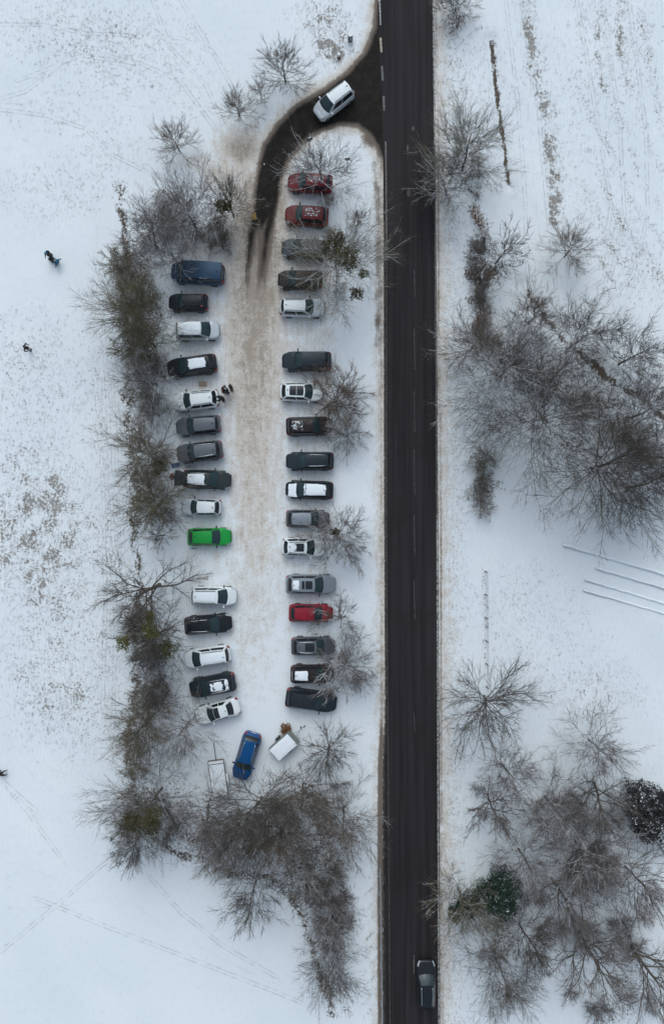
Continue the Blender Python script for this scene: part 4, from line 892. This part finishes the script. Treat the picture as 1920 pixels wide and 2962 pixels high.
# evergreen thickets
def evergreen(label, dx, dy, pts, mat, h, n, size, name='evergreen_bush'):
    x, y = D(dx, dy, h*.5); root = empty(name, (x, y, 0)); tag(root, label, 'bush')
    st = MB()
    for i, (ox, oy, rx, ry, rzz) in enumerate(pts):
        me = leaf_cloud(300+i, int(n*rx*ry*2.3), (rx*.95, ry*.95, rzz), size*1.05, .45, 1.6); o = link('foliage', me, mat, root, False); o.location = (ox, oy, rzz*.95); o['kind'] = 'stuff'
        st.tube([(ox*.3, oy*.3, -.1), (ox*.7, oy*.7, rzz*.6), (ox, oy, rzz*1.3)], [.07, .05, .02], 6)
    st.build('stems', BARK['dark'], root, True)
evergreen('dark green ivy thicket beside the road', 1130, 2092, [(1.6, 1.7, 1.3, 1.2, 2.2), (.7, .7, 1.4, 1.2, 2.0), (-.5, -.1, 1.4, 1.0, 1.8), (-1.7, -.8, 1.3, .9, 1.5), (-2.7, -1.6, 1.0, .7, 1.2), (2.0, -.8, .9, .9, 1.4), (1.2, -.2, 1.2, 1.0, 1.7)], M_IVYG, 3.6, 560, .10, 'ivy_thicket')
evergreen('very dark snow-flecked evergreen bush at the wood edge', 1512, 1892, [(-.8, 1.6, 1.5, 1.3, 2.0), (.5, .9, 1.6, 1.4, 2.3), (-.6, -.2, 1.5, 1.4, 2.2), (.9, -.8, 1.5, 1.5, 2.3), (-.5, -1.5, 1.3, 1.1, 1.8), (1.7, .4, 1.3, 1.4, 2.0)], M_DARKL, 4, 520, .10)
evergreen('rust-brown dead-leaved bush beside the covered trailer', 664, 1692, [(0, 0, .5, .45, .5), (.25, -.3, .35, .35, .4), (-.15, -.4, .3, .3, .4)], M_DEADL, .9, 900, .06, 'dead_leaved_bush')
evergreen('russet leaf-holding bush on the verge above the notice board', 1108, 512, [(-.2, .7, .5, .6, .5), (.2, 0, .5, .6, .5), (.5, -.6, .35, .5, .4)], M_DEADL, .8, 330, .055, 'dead_leaved_bush')

# grass tufts and fallen leaves: nobody could count these
def scatter_stuff(name, key, n, thr, mat, blades, hgt, wid, label, seed, flat=False):
    rng = np.random.default_rng(seed); X = rng.uniform(-33, 33, n*8); Y = rng.uniform(-51, 51, n*8)
    ix = np.clip(((X+35)/F).astype(int)+6, 0, nx-1); iy = np.clip(((Y+52)/F).astype(int)+6, 0, ny-1)
    m = MS[key][iy, ix]; bad = (MS['lane'][iy, ix] > -.3) | ONROAD[iy, ix]
    keep = (rng.random(n*8) < np.clip((m-thr)/(1-thr), 0, 1)) & ~bad; X, Y = X[keep][:n], Y[keep][:n]; N = len(X)
    Z = height(X, Y); B = blades; az = rng.uniform(0, 6.28, (N, B)); tl = rng.uniform(.25, 1.1, (N, B)); hh = hgt*rng.uniform(.5, 1.3, (N, B))
    d = np.stack([np.cos(az)*np.sin(tl), np.sin(az)*np.sin(tl), np.cos(tl)], -1)*hh[..., None]
    s = np.stack([-np.sin(az), np.cos(az), 0*az], -1)*wid
    b = np.stack([X, Y, Z], -1)[:, None]+np.stack([rng.normal(0, .05, (N, B)), rng.normal(0, .05, (N, B)), np.full((N, B), -.01)], -1)
    V = np.stack([b-s, b+s, b+d], 2).reshape(-1, 3); T = np.arange(N*B*3).reshape(-1, 3)
    o = link(name, np_mesh(name, V, tris=T), mat, None, False); tag(o, label, 'grass' if key == 'grass' else 'leaves', None, 'stuff')
M_GRASS = leafm('dead_grass', (.11, .085, .055), (.22, .175, .115)); M_LITTER = leafm('leaf_litter', (.06, .042, .03), (.14, .10, .07))
scatter_stuff('dead_grass', 'grass', 13000, .24, M_GRASS, 5, .17, .010, 'dead grass tufts poking through the snow', 11)
scatter_stuff('weed_stalks', 'litter', 9000, .15, M_LITTER, 6, .32, .010, 'brown stalks and leaf litter under the hedges', 12)

# ------------------------------------------------------------------ trailers, sled, guard rail, signs, fence, logs
def rot_root(name, label, cat, px, py, zc, head, group=None, z=0.0):
    x, y = P(px, py, zc); r = empty(name, (x, y, z), math.atan2(-head[1], head[0])); return tag(r, label, cat, group)
def wheel_at(root, x, y, r, wd=.16):
    m = MB(); m.tube([(x, y-wd/2, r), (x, y-wd*.35, r), (x, y+wd*.35, r), (x, y+wd/2, r)], [r*.86, r, r, r*.86], 14); wh = m.build('wheel', M_TYRE, root, False)
    sd = 1 if y > 0 else -1
    MB().tube([(x, y+sd*(wd/2-.02), r), (x, y+sd*(wd/2+.012), r)], r*.6, 10).build('rim', M_RIM, wh)
M_TARPG = plain('grey_green_tarpaulin', (.17, .185, .17), .7, .15, 2); M_ZINC = plain('zinc_panel', (.30, .31, .31), .5, .2, 3, Metallic=.4)
def box_trailer():
    r = rot_root('covered_trailer', 'covered box trailer with snow-white roof beside the rust-brown bush', 'trailer', 822, 2157, .9, (.745, -.667))
    L, W = 2.65, 1.5
    MB().rbox((0, 0, .50), (L, W, .26), .1).build('tub', M_ZINC, r)
    cv = MB(); z0, z1 = .63, 1.18     # tarpaulin hood with a sloped front
    pts = [(-L/2, -W/2, z0), (L/2, -W/2, z0), (L/2, W/2, z0), (-L/2, W/2, z0), (-L/2+.03, -W/2+.03, z1), (L/2-.26, -W/2+.03, z1), (L/2-.26, W/2-.03, z1), (-L/2+.03, W/2-.03, z1)]
    cv.add(pts, [(4, 5, 6, 7), (0, 1, 5, 4), (1, 2, 6, 5), (2, 3, 7, 6), (3, 0, 4, 7)]); cv.build('tarpaulin', M_TARPG, r)
    sn = MB(); nn = 9
    def st(i, j):
        a, b = i/(nn-1), j/(nn-1); e = min(a, 1-a, b, 1-b)
        return (-L/2+.07+(L-.34)*a, -W/2+.06+(W-.12)*b, z1+.005+.05*min(1, e*6)+.006*math.sin(i*2+j))
    sn.grid(st, range(nn), range(nn)); sn.build('snow_cover', M_SNOW, r, True)
    d = MB(); d.tube([(L/2-.2, .3, .48), (L/2+.55, .03, .48), (L/2+1.25, 0, .50)], .035, 6); d.tube([(L/2-.2, -.3, .48), (L/2+.55, -.03, .48)], .035, 6); d.build('drawbar', M_STEEL, r)
    MB().rbox((L/2+1.25, 0, .53), (.26, .09, .09), .4).build('coupling', M_BLACK, r)
    j = MB(); j.tube([(L/2+.85, .10, .12), (L/2+.85, .10, .75)], .025, 6); j.tube([(L/2+.85, .06, .09), (L/2+.85, .14, .09)], .09, 10); j.build('jockey_wheel', M_BLACK, r)
    for sd in (1, -1):
        wheel_at(r, -.1, sd*(W/2+.10), .29)
        f = MB(); f.tube([(-.1+math.cos(a)*.36, sd*(W/2+.10), .29+math.sin(a)*.36) for a in lin(.2, 2.94, 8)], .045, 5); f.build('mudguard', M_BLACK, r)
        MB().box((-L/2-.012, sd*W*.4, .55), (.03, .16, .10)).build('tail_light', M_TAIL, r)
box_trailer()
def flat_trailer():
    r = rot_root('flat_trailer', 'low flat trailer buried under snow beside the blue off-roader', 'trailer', 631, 2250, .6, (-.135, -.99))
    L, W = 3.45, 1.5
    MB().box((0, 0, .52), (L, W, .08)).build('bed', M_WOOD, r)
    for sd in (1, -1):
        MB().box((0, sd*(W/2-.015), .62), (L, .03, .20)).build('side_board', M_WOOD, r)
        wheel_at(r, -.25, sd*(W/2+.13), .28)
        g = MB(); g.box((-.25, sd*(W/2+.13), .60), (1.15, .22, .03)); g.box((-.8, sd*(W/2+.13), .5), (.03, .22, .2)); g.box((.3, sd*(W/2+.13), .5), (.03, .22, .2)); g.build('mudguard', M_STEEL, r)
        MB().rbox((-.25, sd*(W/2+.13), .635), (1.1, .20, .05), .5).build('snow_cover', M_SNOW, r)
    for e in (1, -1): MB().box((e*(L/2-.015), 0, .62), (.03, W-.062, .20)).build('end_board', M_WOOD, r)
    MB().box((L/2-.35, 0, .70), (.04, W-.06, .05)).build('cross_bar', M_WOOD, r)
    sn = MB(); nn = 12; sn.grid(lambda i, j: (-L/2+.04+(L-.08)*i/(nn-1), -W/2+.035+(W-.07)*j/(nn-1), .665+.02*math.sin(i*1.7+j)*math.cos(j*1.3)), range(nn), range(nn)); sn.build('snow_cover', M_SNOW, r, True)
    MB().tube([(L/2, .0, .45), (L/2+1.65, .0, .42)], .04, 6).build('drawbar', M_BLACK, r)
flat_trailer()
def sled():
    r = rot_root('wooden_sled', 'small slatted wooden sled on the snow beside the white off-roader', 'sled', 586, 1110, .2, (1, -.04))
    for sd in (1, -1):
        m = MB(); m.tube([(-.40, sd*.17, .02), (.30, sd*.17, .02), (.42, sd*.17, .07), (.47, sd*.17, .17), (.42, sd*.17, .24)], .018, 6); m.build('runner', M_PALEW, r)
        for xx in (-.28, .18): MB().tube([(xx, sd*.17, .02), (xx, sd*.16, .21)], .014, 5).build('strut', M_PALEW, r)
    for k in range(4): MB().box((-.02, -.135+.09*k, .225), (.72, .06, .02)).build('slat', M_PALEW, r)
    for xx in (-.28, .18): MB().box((xx, 0, .20), (.04, .40, .025)).build('cross_bar', M_WOOD, r)
sled()
def guard_rail():
    x0, y0 = P(1098, 2500); x1, y1 = P(1105, 3010)
    r = empty('guard_rail', (x0, y0, 0)); tag(r, 'grey steel guard rail along the road beside the thicket strip', 'guard rail')
    L = math.hypot(x1-x0, y1-y0); r.rotation_euler = (0, 0, math.atan2(y1-y0, x1-x0))
    prof = [(.0, .45), (.05, .50), (.05, .56), (.0, .60), (.05, .64), (.05, .70), (.0, .75), (-.035, .75), (-.035, .45)]
    m = MB(); xs_ = lin(0, L, 18); m.grid(lambda x, k: (x, prof[k][0], prof[k][1]), xs_, list(range(9))+[0]); m.build('rail', M_STEEL, r)
    for k in range(10): MB().box((.8+k*(L-1.2)/9, -.10, .36), (.07, .10, .76)).build('post', M_STEEL, r)
guard_rail()
def fence():
    x0, y0 = P(1401, 1652); x1, y1 = P(1405, 1985)
    r = empty('wire_fence', (x0, y0, 0), math.atan2(y1-y0, x1-x0)); tag(r, 'thin wire fence with wooden posts running to the open-crowned tree', 'fence'); L = math.hypot(x1-x0, y1-y0)
    for k in range(6): MB().tube([(k*L/5, 0, -.05), (k*L/5+.01, .01, .55), (k*L/5, 0, 1.1)], [.06, .055, .05], 7).build('post', M_WOOD, r)
    for z in (.35, .7, 1.02): MB().tube([(0, .05, z), (L*.3, .05, z-.02), (L*.6, .05, z-.015), (L, .05, z)], .008, 4).build('wire', M_BLACK, r)
fence()
def snowy_log(label, a, b, rad, seed):
    (ax, ay), (bx, by) = P(*a), P(*b); L = math.hypot(bx-ax, by-ay); rng = random.Random(seed)
    r = empty('felled_log', (ax, ay, float(height(np.array([ax]), np.array([ay]))[0])), math.atan2(by-ay, bx-ax)); tag(r, label, 'log', 'snow-covered logs laid side by side')
    n = 26; xs_ = lin(0, L, n); wob = [rng.uniform(-.03, .03) for _ in xs_]; rr = [rad*(1-.18*i/n) for i in range(n)]
    m = MB(); m.tube([(x, w_, rd*.92) for x, w_, rd in zip(xs_, wob, rr)], rr, 10); m.build('bark', BARK['dark'], r, True)
    s = MB(); s.grid(lambda i, k: (xs_[i]-.03*(i == 0), wob[i]+math.cos(math.pi*k/8)*rr[i]*(1.12), rr[i]*1.0+math.sin(math.pi*k/8)*rr[i]*1.12+(.05 if 0 < k < 8 else -.02)), range(n), range(8, -1, -1))
    s.grid(lambda i, k: (xs_[0]-.03-.03*(i == 0), wob[0]+math.cos(math.pi*k/8)*rr[0]*1.12*i, rr[0]+math.sin(math.pi*k/8)*rr[0]*1.12*i+.05*i), range(2), range(8, -1, -1)); s.build('snow_cover', M_SNOW, r, True)
snowy_log('long snow-covered log lying apart from the other three', (1628, 1575), (1990, 1682), 0.136, 1)
snowy_log('snow-covered log with the shortest stretch in view, next to the lone log', (1722, 1643), (1990, 1722), 0.112, 2)
snowy_log('snow-covered log with a broken dark upper edge', (1692, 1676), (1990, 1768), 0.104, 3)
snowy_log('slim snow-covered log on the outer side, nearest the wire fence', (1686, 1706), (1990, 1796), 0.096, 4)
(x, y) = P(1880, 2405, .4); r = empty('fallen_trunk', (x, y, 0), math.atan2(-80, 60)); tag(r, 'snow-topped fallen trunk leaning out of the dark evergreen bush', 'log')
MB().tube([(0, 0, .35), (1.6, .05, .30), (3.4, 0, .2)], [.18, .2, .22], 9).build('bark', BARK['dark'], r, True)
MB().tube([(.1, 0, .48), (1.6, .05, .44), (3.4, 0, .36)], [.12, .15, .15], 9).build('snow_cover', M_SNOW, r, True)
M_SIGNB = plain('dark_sign_back', (.03, .032, .035), .5); M_GREYP = plain('grey_post', (.30, .31, .32), .5, Metallic=.4); M_YEL = plain('yellow_plastic', (.48, .27, .05), .6, .25)
def road_sign(label, px, py, h, wd, rz, tri=False):
    x, y = P(px, py, 0); r = empty('road_sign', (x, y, 0), rz); tag(r, label, 'sign')
    MB().tube([(0, 0, -.1), (0, 0, h)], .032, 8).build('post', M_GREYP, r)
    p = MB(); n = 3 if tri else 16
    p.tube([(0, .035, h-.35), (0, .05, h-.35)], wd/2, n); p.build('plate', M_SIGNB, r)
    MB().box((0, .02, h-.35), (wd*.5, .03, .05)).build('bracket', M_GREYP, r)
    MB().rbox((0, .04, h-.35+wd/2+.02), (wd*.4, .06, .04), .5).build('snow_cover', M_SNOW, r)
road_sign('road sign on a tall post in the snow at the tip of the verge island', 898, 442, 2.6, .6, R_(20))
road_sign('road sign on the verge beside the tree over the red hatchback', 1003, 492, 2.3, .55, R_(0))
def young_tree_stakes():
    x, y = P(1031, 660); r = empty('tree_stakes', (x, y, 0)); tag(r, 'ring of dark wooden stakes round the young tree', 'stakes')
    for k in range(3):
        a = k*2.09+.4; MB().tube([(math.cos(a)*.38, math.sin(a)*.38, -.05), (math.cos(a)*.38, math.sin(a)*.38, 1.25)], .04, 7).build('stake', M_WOOD, r)
        b = a+2.09; MB().tube([(math.cos(a)*.38, math.sin(a)*.38, 1.15), (math.cos(b)*.38, math.sin(b)*.38, 1.15)], .03, 5).build('rail', M_WOOD, r)
young_tree_stakes()
def notice_board():
    x, y = P(1398, 708, 1.6); r = empty('notice_board', (x, y, 0), R_(90)); tag(r, 'dark roofed notice board on two posts on the road verge', 'notice board')
    for e in (-.55, .55): MB().box((e, 0, .8), (.09, .09, 1.7)).build('post', M_WOOD, r)
    MB().box((0, 0, 1.15), (1.0, .05, .75)).build('panel', M_PALEW, r)
    m = MB(); m.add([(-.68, -.16, 1.66), (.68, -.16, 1.66), (.68, .16, 1.66), (-.68, .16, 1.66), (-.68, 0, 1.78), (.68, 0, 1.78)], [(0, 1, 5, 4), (2, 3, 4, 5), (3, 0, 4), (1, 2, 5), (3, 2, 1, 0)]); m.build('roof', M_SIGNB, r)
    b = rot_root('bench', 'snowy wooden bench beside the dark notice board', 'bench', 1390, 704, .5, (0, -1))
    for k in range(3): MB().box((0, -.12+.12*k, .45), (1.1, .09, .035)).build('slat', M_SNOW if k != 1 else M_WOOD, b)
    for e in (-.42, .42): MB().box((e, 0, .215), (.07, .32, .43)).build('leg', M_WOOD, b)
notice_board()
def grate():
    r = rot_root('yellow_grate', 'slotted yellow plastic plate lying in the mud at the lane end', 'plate', 736, 626, 0, (-.2, -1)); r.location.z = .005
    for sd in (1, -1): MB().box((0, sd*.15, .03), (.66, .04, .06)).build('side_bar', M_YEL, r)
    for k in range(6): MB().box((-.3+.12*k, 0, .03), (.05, .26, .05)).build('slat', M_YEL, r)
grate()
def marker(label, px, py, h, rad, mat, name, cat):
    x, y = P(px, py, 0); r = empty(name, (x, y, 0)); tag(r, label, cat)
    MB().tube([(0, 0, -.1), (0, 0, h*.5), (0, 0, h)], [rad*1.1, rad, rad*.95], 10).build('post', mat, r)
    m = MB(); m.tube([(0, 0, h), (0, 0, h+rad*.5), (0, 0, h+rad*.85)], [rad*1.1, rad*.9, rad*.3], 10); m.build('snow_cap', M_SNOW, r, True)
marker('pale stone bollard with a snow cap in the hedge beside the white saloon', 490, 2058, .9, .14, M_PALEW, 'bollard', 'bollard')
marker('short snow-capped marker post in the middle of the access lane mouth', 765, 479, .25, .07, M_STEEL, 'marker_post', 'post')
marker('stump with snow cap on the field edge above the lane', 980, 167, .4, .17, M_WOOD, 'tree_stump', 'stump')
def hatch_box(label, px, py, rz):
    r = rot_root('utility_box', label, 'box', px, py, .5, (math.cos(rz), -math.sin(rz)))
    MB().rbox((0, 0, .4), (.42, .36, .8), .15).build('cabinet', M_SIGNB, r); MB().rbox((0, 0, .82), (.44, .38, .05), .4).build('lid', M_STEEL, r)
    MB().box((.0, -.185, .45), (.3, .012, .5)).build('door', M_GREYP, r)
hatch_box('small grey utility box on the grassy field edge above the lane', 1013, 107, R_(15))
x, y = P(508, 1345, .2); M_BLUEP = plain('blue_plastic', (.02, .11, .30), .5)
r = empty('plastic_sled', (x, y, 0), R_(20)); tag(r, 'blue plastic sled lying in the twigs behind the open tailgate', 'sled')
m = MB(); nn = 7; sh = lambda i, j, z: (-.42+.84*i/6, (-.2+.4*j/6)*(1-.25*(i/6)**2), .03+z+.10*(2*j/6-1)**4+.16*max(0, i/6-.75)*3)
m.grid(lambda i, j: sh(i, j, .02), range(7), range(7)); m.grid(lambda i, j: sh(i, j, 0), range(7), range(7), True); m.build('tray', M_BLUEP, r, True)
MB().tube([sh(6, 1, .03), (.62, 0, .12), sh(6, 5, .03)], .008, 5).build('tow_rope', M_BLACK, r)

# ------------------------------------------------------------------ people
def cloth(name, c): return plain(name, c, .85, .2, 8)
M_SKIN = plain('skin', (.52, .33, .25), .6, .08)
def skin_obj(name, verts, edges, radii, mat, parent, root=0):
    me = bpy.data.meshes.new(name); me.from_pydata(verts, edges, []); o = bpy.data.objects.new(name, me); COL.objects.link(o); o.parent = parent
    md = o.modifiers.new('skin', 'SKIN'); md.use_smooth_shade = True
    if not me.skin_vertices: return o
    for i, r_ in enumerate(radii): me.skin_vertices[0].data[i].radius = r_ if isinstance(r_, tuple) else (r_, r_)
    me.skin_vertices[0].data[root].use_root = True
    sb = o.modifiers.new('sub', 'SUBSURF'); sb.levels = 1; sb.render_levels = 1
    me.materials.append(mat); return o
BASE = dict(pelvis=(0, 0, .95), waist=(0, 0, 1.10), chest=(.01, 0, 1.32), neck=(.01, 0, 1.48), jaw=(.04, 0, 1.58), head=(.03, 0, 1.68), top=(.02, 0, 1.76),
            shL=(0, .19, 1.42), elL=(-.03, .27, 1.14), wrL=(.08, .29, .90), shR=(0, -.19, 1.42), elR=(-.03, -.27, 1.14), wrR=(.08, -.29, .90),
            hipL=(0, .10, .90), knL=(.04, .11, .50), anL=(-.02, .11, .09), hipR=(0, -.10, .90), knR=(.04, -.11, .50), anR=(-.02, -.11, .09))
POSES = dict(
    stand={}, walk=dict(knL=(.22, .10, .54), anL=(.30, .10, .12), knR=(-.04, -.10, .50), anR=(-.34, -.10, .14), elL=(-.16, .26, 1.16), wrL=(-.20, .27, .92), elR=(.12, -.27, 1.16), wrR=(.32, -.25, 1.06)),
    reach=dict(chest=(.12, 0, 1.30), neck=(.18, 0, 1.44), jaw=(.23, 0, 1.52), head=(.24, 0, 1.61), top=(.25, 0, 1.70), shL=(.13, .19, 1.38), shR=(.13, -.19, 1.38), elL=(.36, .24, 1.28), wrL=(.58, .20, 1.26), elR=(.36, -.22, 1.20), wrR=(.56, -.16, 1.14)),
    akimbo=dict(elL=(-.06, .42, 1.20), wrL=(.14, .36, 1.02), elR=(-.06, -.42, 1.20), wrR=(.14, -.36, 1.02)),
    sit=dict(pelvis=(0, 0, .36), waist=(-.08, 0, .50), chest=(-.16, 0, .72), neck=(-.14, 0, .88), jaw=(-.10, 0, .97), head=(-.10, 0, 1.07), top=(-.11, 0, 1.15),
             shL=(-.17, .20, .82), elL=(-.30, .40, .64), wrL=(-.22, .52, .46), shR=(-.17, -.20, .82), elR=(-.30, -.40, .64), wrR=(-.22, -.52, .46),
             hipL=(.02, .10, .34), knL=(.42, .15, .50), anL=(.66, .15, .16), hipR=(.02, -.10, .34), knR=(.42, -.15, .50), anR=(.66, -.15, .16)),
    crawl=dict(pelvis=(-.30, 0, .52), waist=(-.16, 0, .56), chest=(.10, 0, .62), neck=(.26, 0, .68), jaw=(.34, 0, .68), head=(.38, 0, .74), top=(.40, 0, .83),
               shL=(.12, .18, .62), elL=(.24, .24, .34), wrL=(.30, .24, .06), shR=(.12, -.18, .62), elR=(.30, -.24, .36), wrR=(.42, -.22, .06),
               hipL=(-.30, .10, .48), knL=(-.28, .14, .10), anL=(-.64, .14, .10), hipR=(-.30, -.10, .48), knR=(-.18, -.14, .10), anR=(-.54, -.14, .10)))
def person(label, px, py, head, pose, jacket, trousers, hat, s=1.0, zc=1.2, z=0.0, pack=None, group=None):
    x, y = P(px, py, zc); r = empty('person', (x, y, z), math.atan2(-head[1], head[0])); r.scale = (s, s, s); tag(r, label, 'person', group)
    J = dict(BASE); J.update(POSES[pose]); 
    def chain(names, radii, extra, mat, nm, root):
        V = [J[n] for n in names]; E = [(names.index(a), names.index(b)) for a, b in extra]; return skin_obj(nm, V, E, radii, mat, r, root)
    nm = ['pelvis', 'waist', 'chest', 'neck', 'jaw', 'head', 'top', 'shL', 'elL', 'wrL', 'shR', 'elR', 'wrR', 'hipL', 'knL', 'anL', 'hipR', 'knR', 'anR']
    chain(nm, [(.13, .10), (.12, .09), (.13, .10), .055, (.07, .075), (.085, .095), (.055, .06), .06, .042, .030, .06, .042, .030, .08, .055, .04, .08, .055, .04],
          [('pelvis', 'waist'), ('waist', 'chest'), ('chest', 'neck'), ('neck', 'jaw'), ('jaw', 'head'), ('head', 'top'), ('chest', 'shL'), ('shL', 'elL'), ('elL', 'wrL'), ('chest', 'shR'), ('shR', 'elR'), ('elR', 'wrR'),
           ('pelvis', 'hipL'), ('hipL', 'knL'), ('knL', 'anL'), ('pelvis', 'hipR'), ('hipR', 'knR'), ('knR', 'anR')], M_SKIN, 'body', 0)
    nj = ['pelvis', 'waist', 'chest', 'neck', 'shL', 'elL', 'wrL', 'shR', 'elR', 'wrR']
    chain(nj, [(.18, .16), (.16, .15), (.18, .16), .085, .095, .075, .055, .095, .075, .055], [('pelvis', 'waist'), ('waist', 'chest'), ('chest', 'neck'), ('chest', 'shL'), ('shL', 'elL'), ('elL', 'wrL'), ('chest', 'shR'), ('shR', 'elR'), ('elR', 'wrR')], jacket, 'jacket', 0)
    nt = ['pelvis', 'hipL', 'knL', 'anL', 'hipR', 'knR', 'anR']
    chain(nt, [(.15, .12), .115, .08, .06, .115, .08, .06], [('pelvis', 'hipL'), ('hipL', 'knL'), ('knL', 'anL'), ('pelvis', 'hipR'), ('hipR', 'knR'), ('knR', 'anR')], trousers, 'trousers', 0)
    hx, hy, hz = J['head']; tx = Vector(J['top'])-Vector(J['jaw']); fw = Vector((1, 0, 0))
    h = MB(); h.tube([(hx-.01, hy, hz-.02), (hx-.01, hy, hz+.05), (hx-.01, hy, hz+.10), (hx-.01, hy, hz+.135)], [.112, .112, .085, .03], 12); h.build('hat', hat, r, True)
    n_ = MB(); n_.add([(hx+.10, -.016, hz-.035), (hx+.10, .016, hz-.035), (hx+.098, 0, hz+.005), (hx+.128, 0, hz-.032)], [(0, 1, 3), (1, 2, 3), (2, 0, 3), (0, 2, 1)]); n_.build('nose', M_SKIN, r)
    for sd in (1, -1):
        MB().rbox((hx+.092, sd*.035, hz), (.014, .024, .014), .6).build('eye', M_BLACK, r)
        w_ = Vector(J['wrL' if sd > 0 else 'wrR']); e_ = Vector(J['elL' if sd > 0 else 'elR']); d = (w_-e_).normalized(); sv = d.cross(Vector((0, 0, 1)) if abs(d.z) < .9 else Vector((1, 0, 0))).normalized(); uv = sv.cross(d)
        g = MB(); g.tube([w_-d*.02, w_+d*.04, w_+d*.095], [.036, .045, .036], 7)
        for k, ln in enumerate((.062, .075, .07, .052)): b_ = w_+d*.085+sv*(-.030+.02*k); g.tube([b_, b_+d*ln*.55-uv*.008, b_+d*ln-uv*.028], [.0105, .010, .008], 5)
        b_ = w_+d*.035-sv*.036; g.tube([b_, b_-sv*.022+d*.03, b_-sv*.026+d*.062], [.013, .012, .009], 5); g.build('glove', M_BLACK, r, True)
        a_ = Vector(J['anL' if sd > 0 else 'anR']); bt = MB(); bt.rbox((a_.x+.06, a_.y, max(a_.z-.03, .055)), (.27, .11, .11), .5); bt.build('boot', M_BLACK, r)
    if pack:
        c = Vector(J['chest']); MB().rbox((c.x-.24, 0, c.z), (.18, .32, .46), .5).build('backpack', pack, r)
    return r
CB = cloth('blue_jacket', (.015, .13, .25)); CD = cloth('dark_jacket', (.018, .018, .024)); CK = cloth('black_cloth', (.012, .012, .014)); CR = cloth('red_brown_jacket', (.16, .035, .028)); CG = cloth('grey_cloth', (.26, .27, .30)); CN = cloth('navy_cloth', (.02, .025, .04))
CBH = cloth('bright_blue_hat', (.012, .21, .40)); CPU = cloth('plum_coat', (.04, .025, .035)); CPAT = cloth('mottled_trousers', (.06, .075, .10)); CRED = cloth('red_jacket', (.32, .035, .03))
person('person in dark clothes and bright blue hat walking with a backpack on the field', 138, 734, (-.25, 1), 'walk', CD, CN, CBH, pack=CPU, s=.9)
def kid_sled():
    r = rot_root('seat_sled', 'low dark sled under the seated person in blue', 'sled', 160, 755, .2, (-.86, -.5))
    MB().rbox((.15, 0, .20), (1.05, .46, .06), .4).build('seat', CK, r)
    for sd in (1, -1): MB().tube([(-.35, sd*.18, .03), (.6, sd*.18, .03), (.74, sd*.18, .14)], .02, 6).build('runner', M_STEEL, r); MB().box((.1, sd*.18, .10), (.6, .03, .15)).build('strut', M_BLACK, r)
kid_sled()
person('person in a blue jacket and grey hat seated on a sled on the field', 162, 756, (-.86, -.5), 'sit', CB, CPAT, CG, zc=.6, s=.9)
person('person in black walking alone across the snowy field', 73, 1004, (1, .1), 'akimbo', CK, CK, CD, s=.88)
person('person in dark clothes crouching on the snow at the field edge far from the cars', 4, 2238, (1, .15), 'crawl', CK, CD, CPU, zc=.5, s=.85)
person('person in a red-brown jacket standing by the tail of the white off-roader', 645, 1127, (1, 0), 'stand', CR, CK, CK)
person('person in a dark jacket with elbows out talking between two others', 655, 1127, (-.9, .5), 'akimbo', CD, CK, CG)
person('person in a plum coat standing next to the aisle behind the white off-roader', 667, 1120, (-1, .2), 'stand', CPU, CK, CK)
person('person in black reaching to the rear door of the white off-roader', 643, 1152, (-1, .05), 'reach', CK, CK, CD)
person('person in a red jacket behind the raised tailgate of the dark estate', 497, 1378, (1, .1), 'stand', CRED, CK, CK)
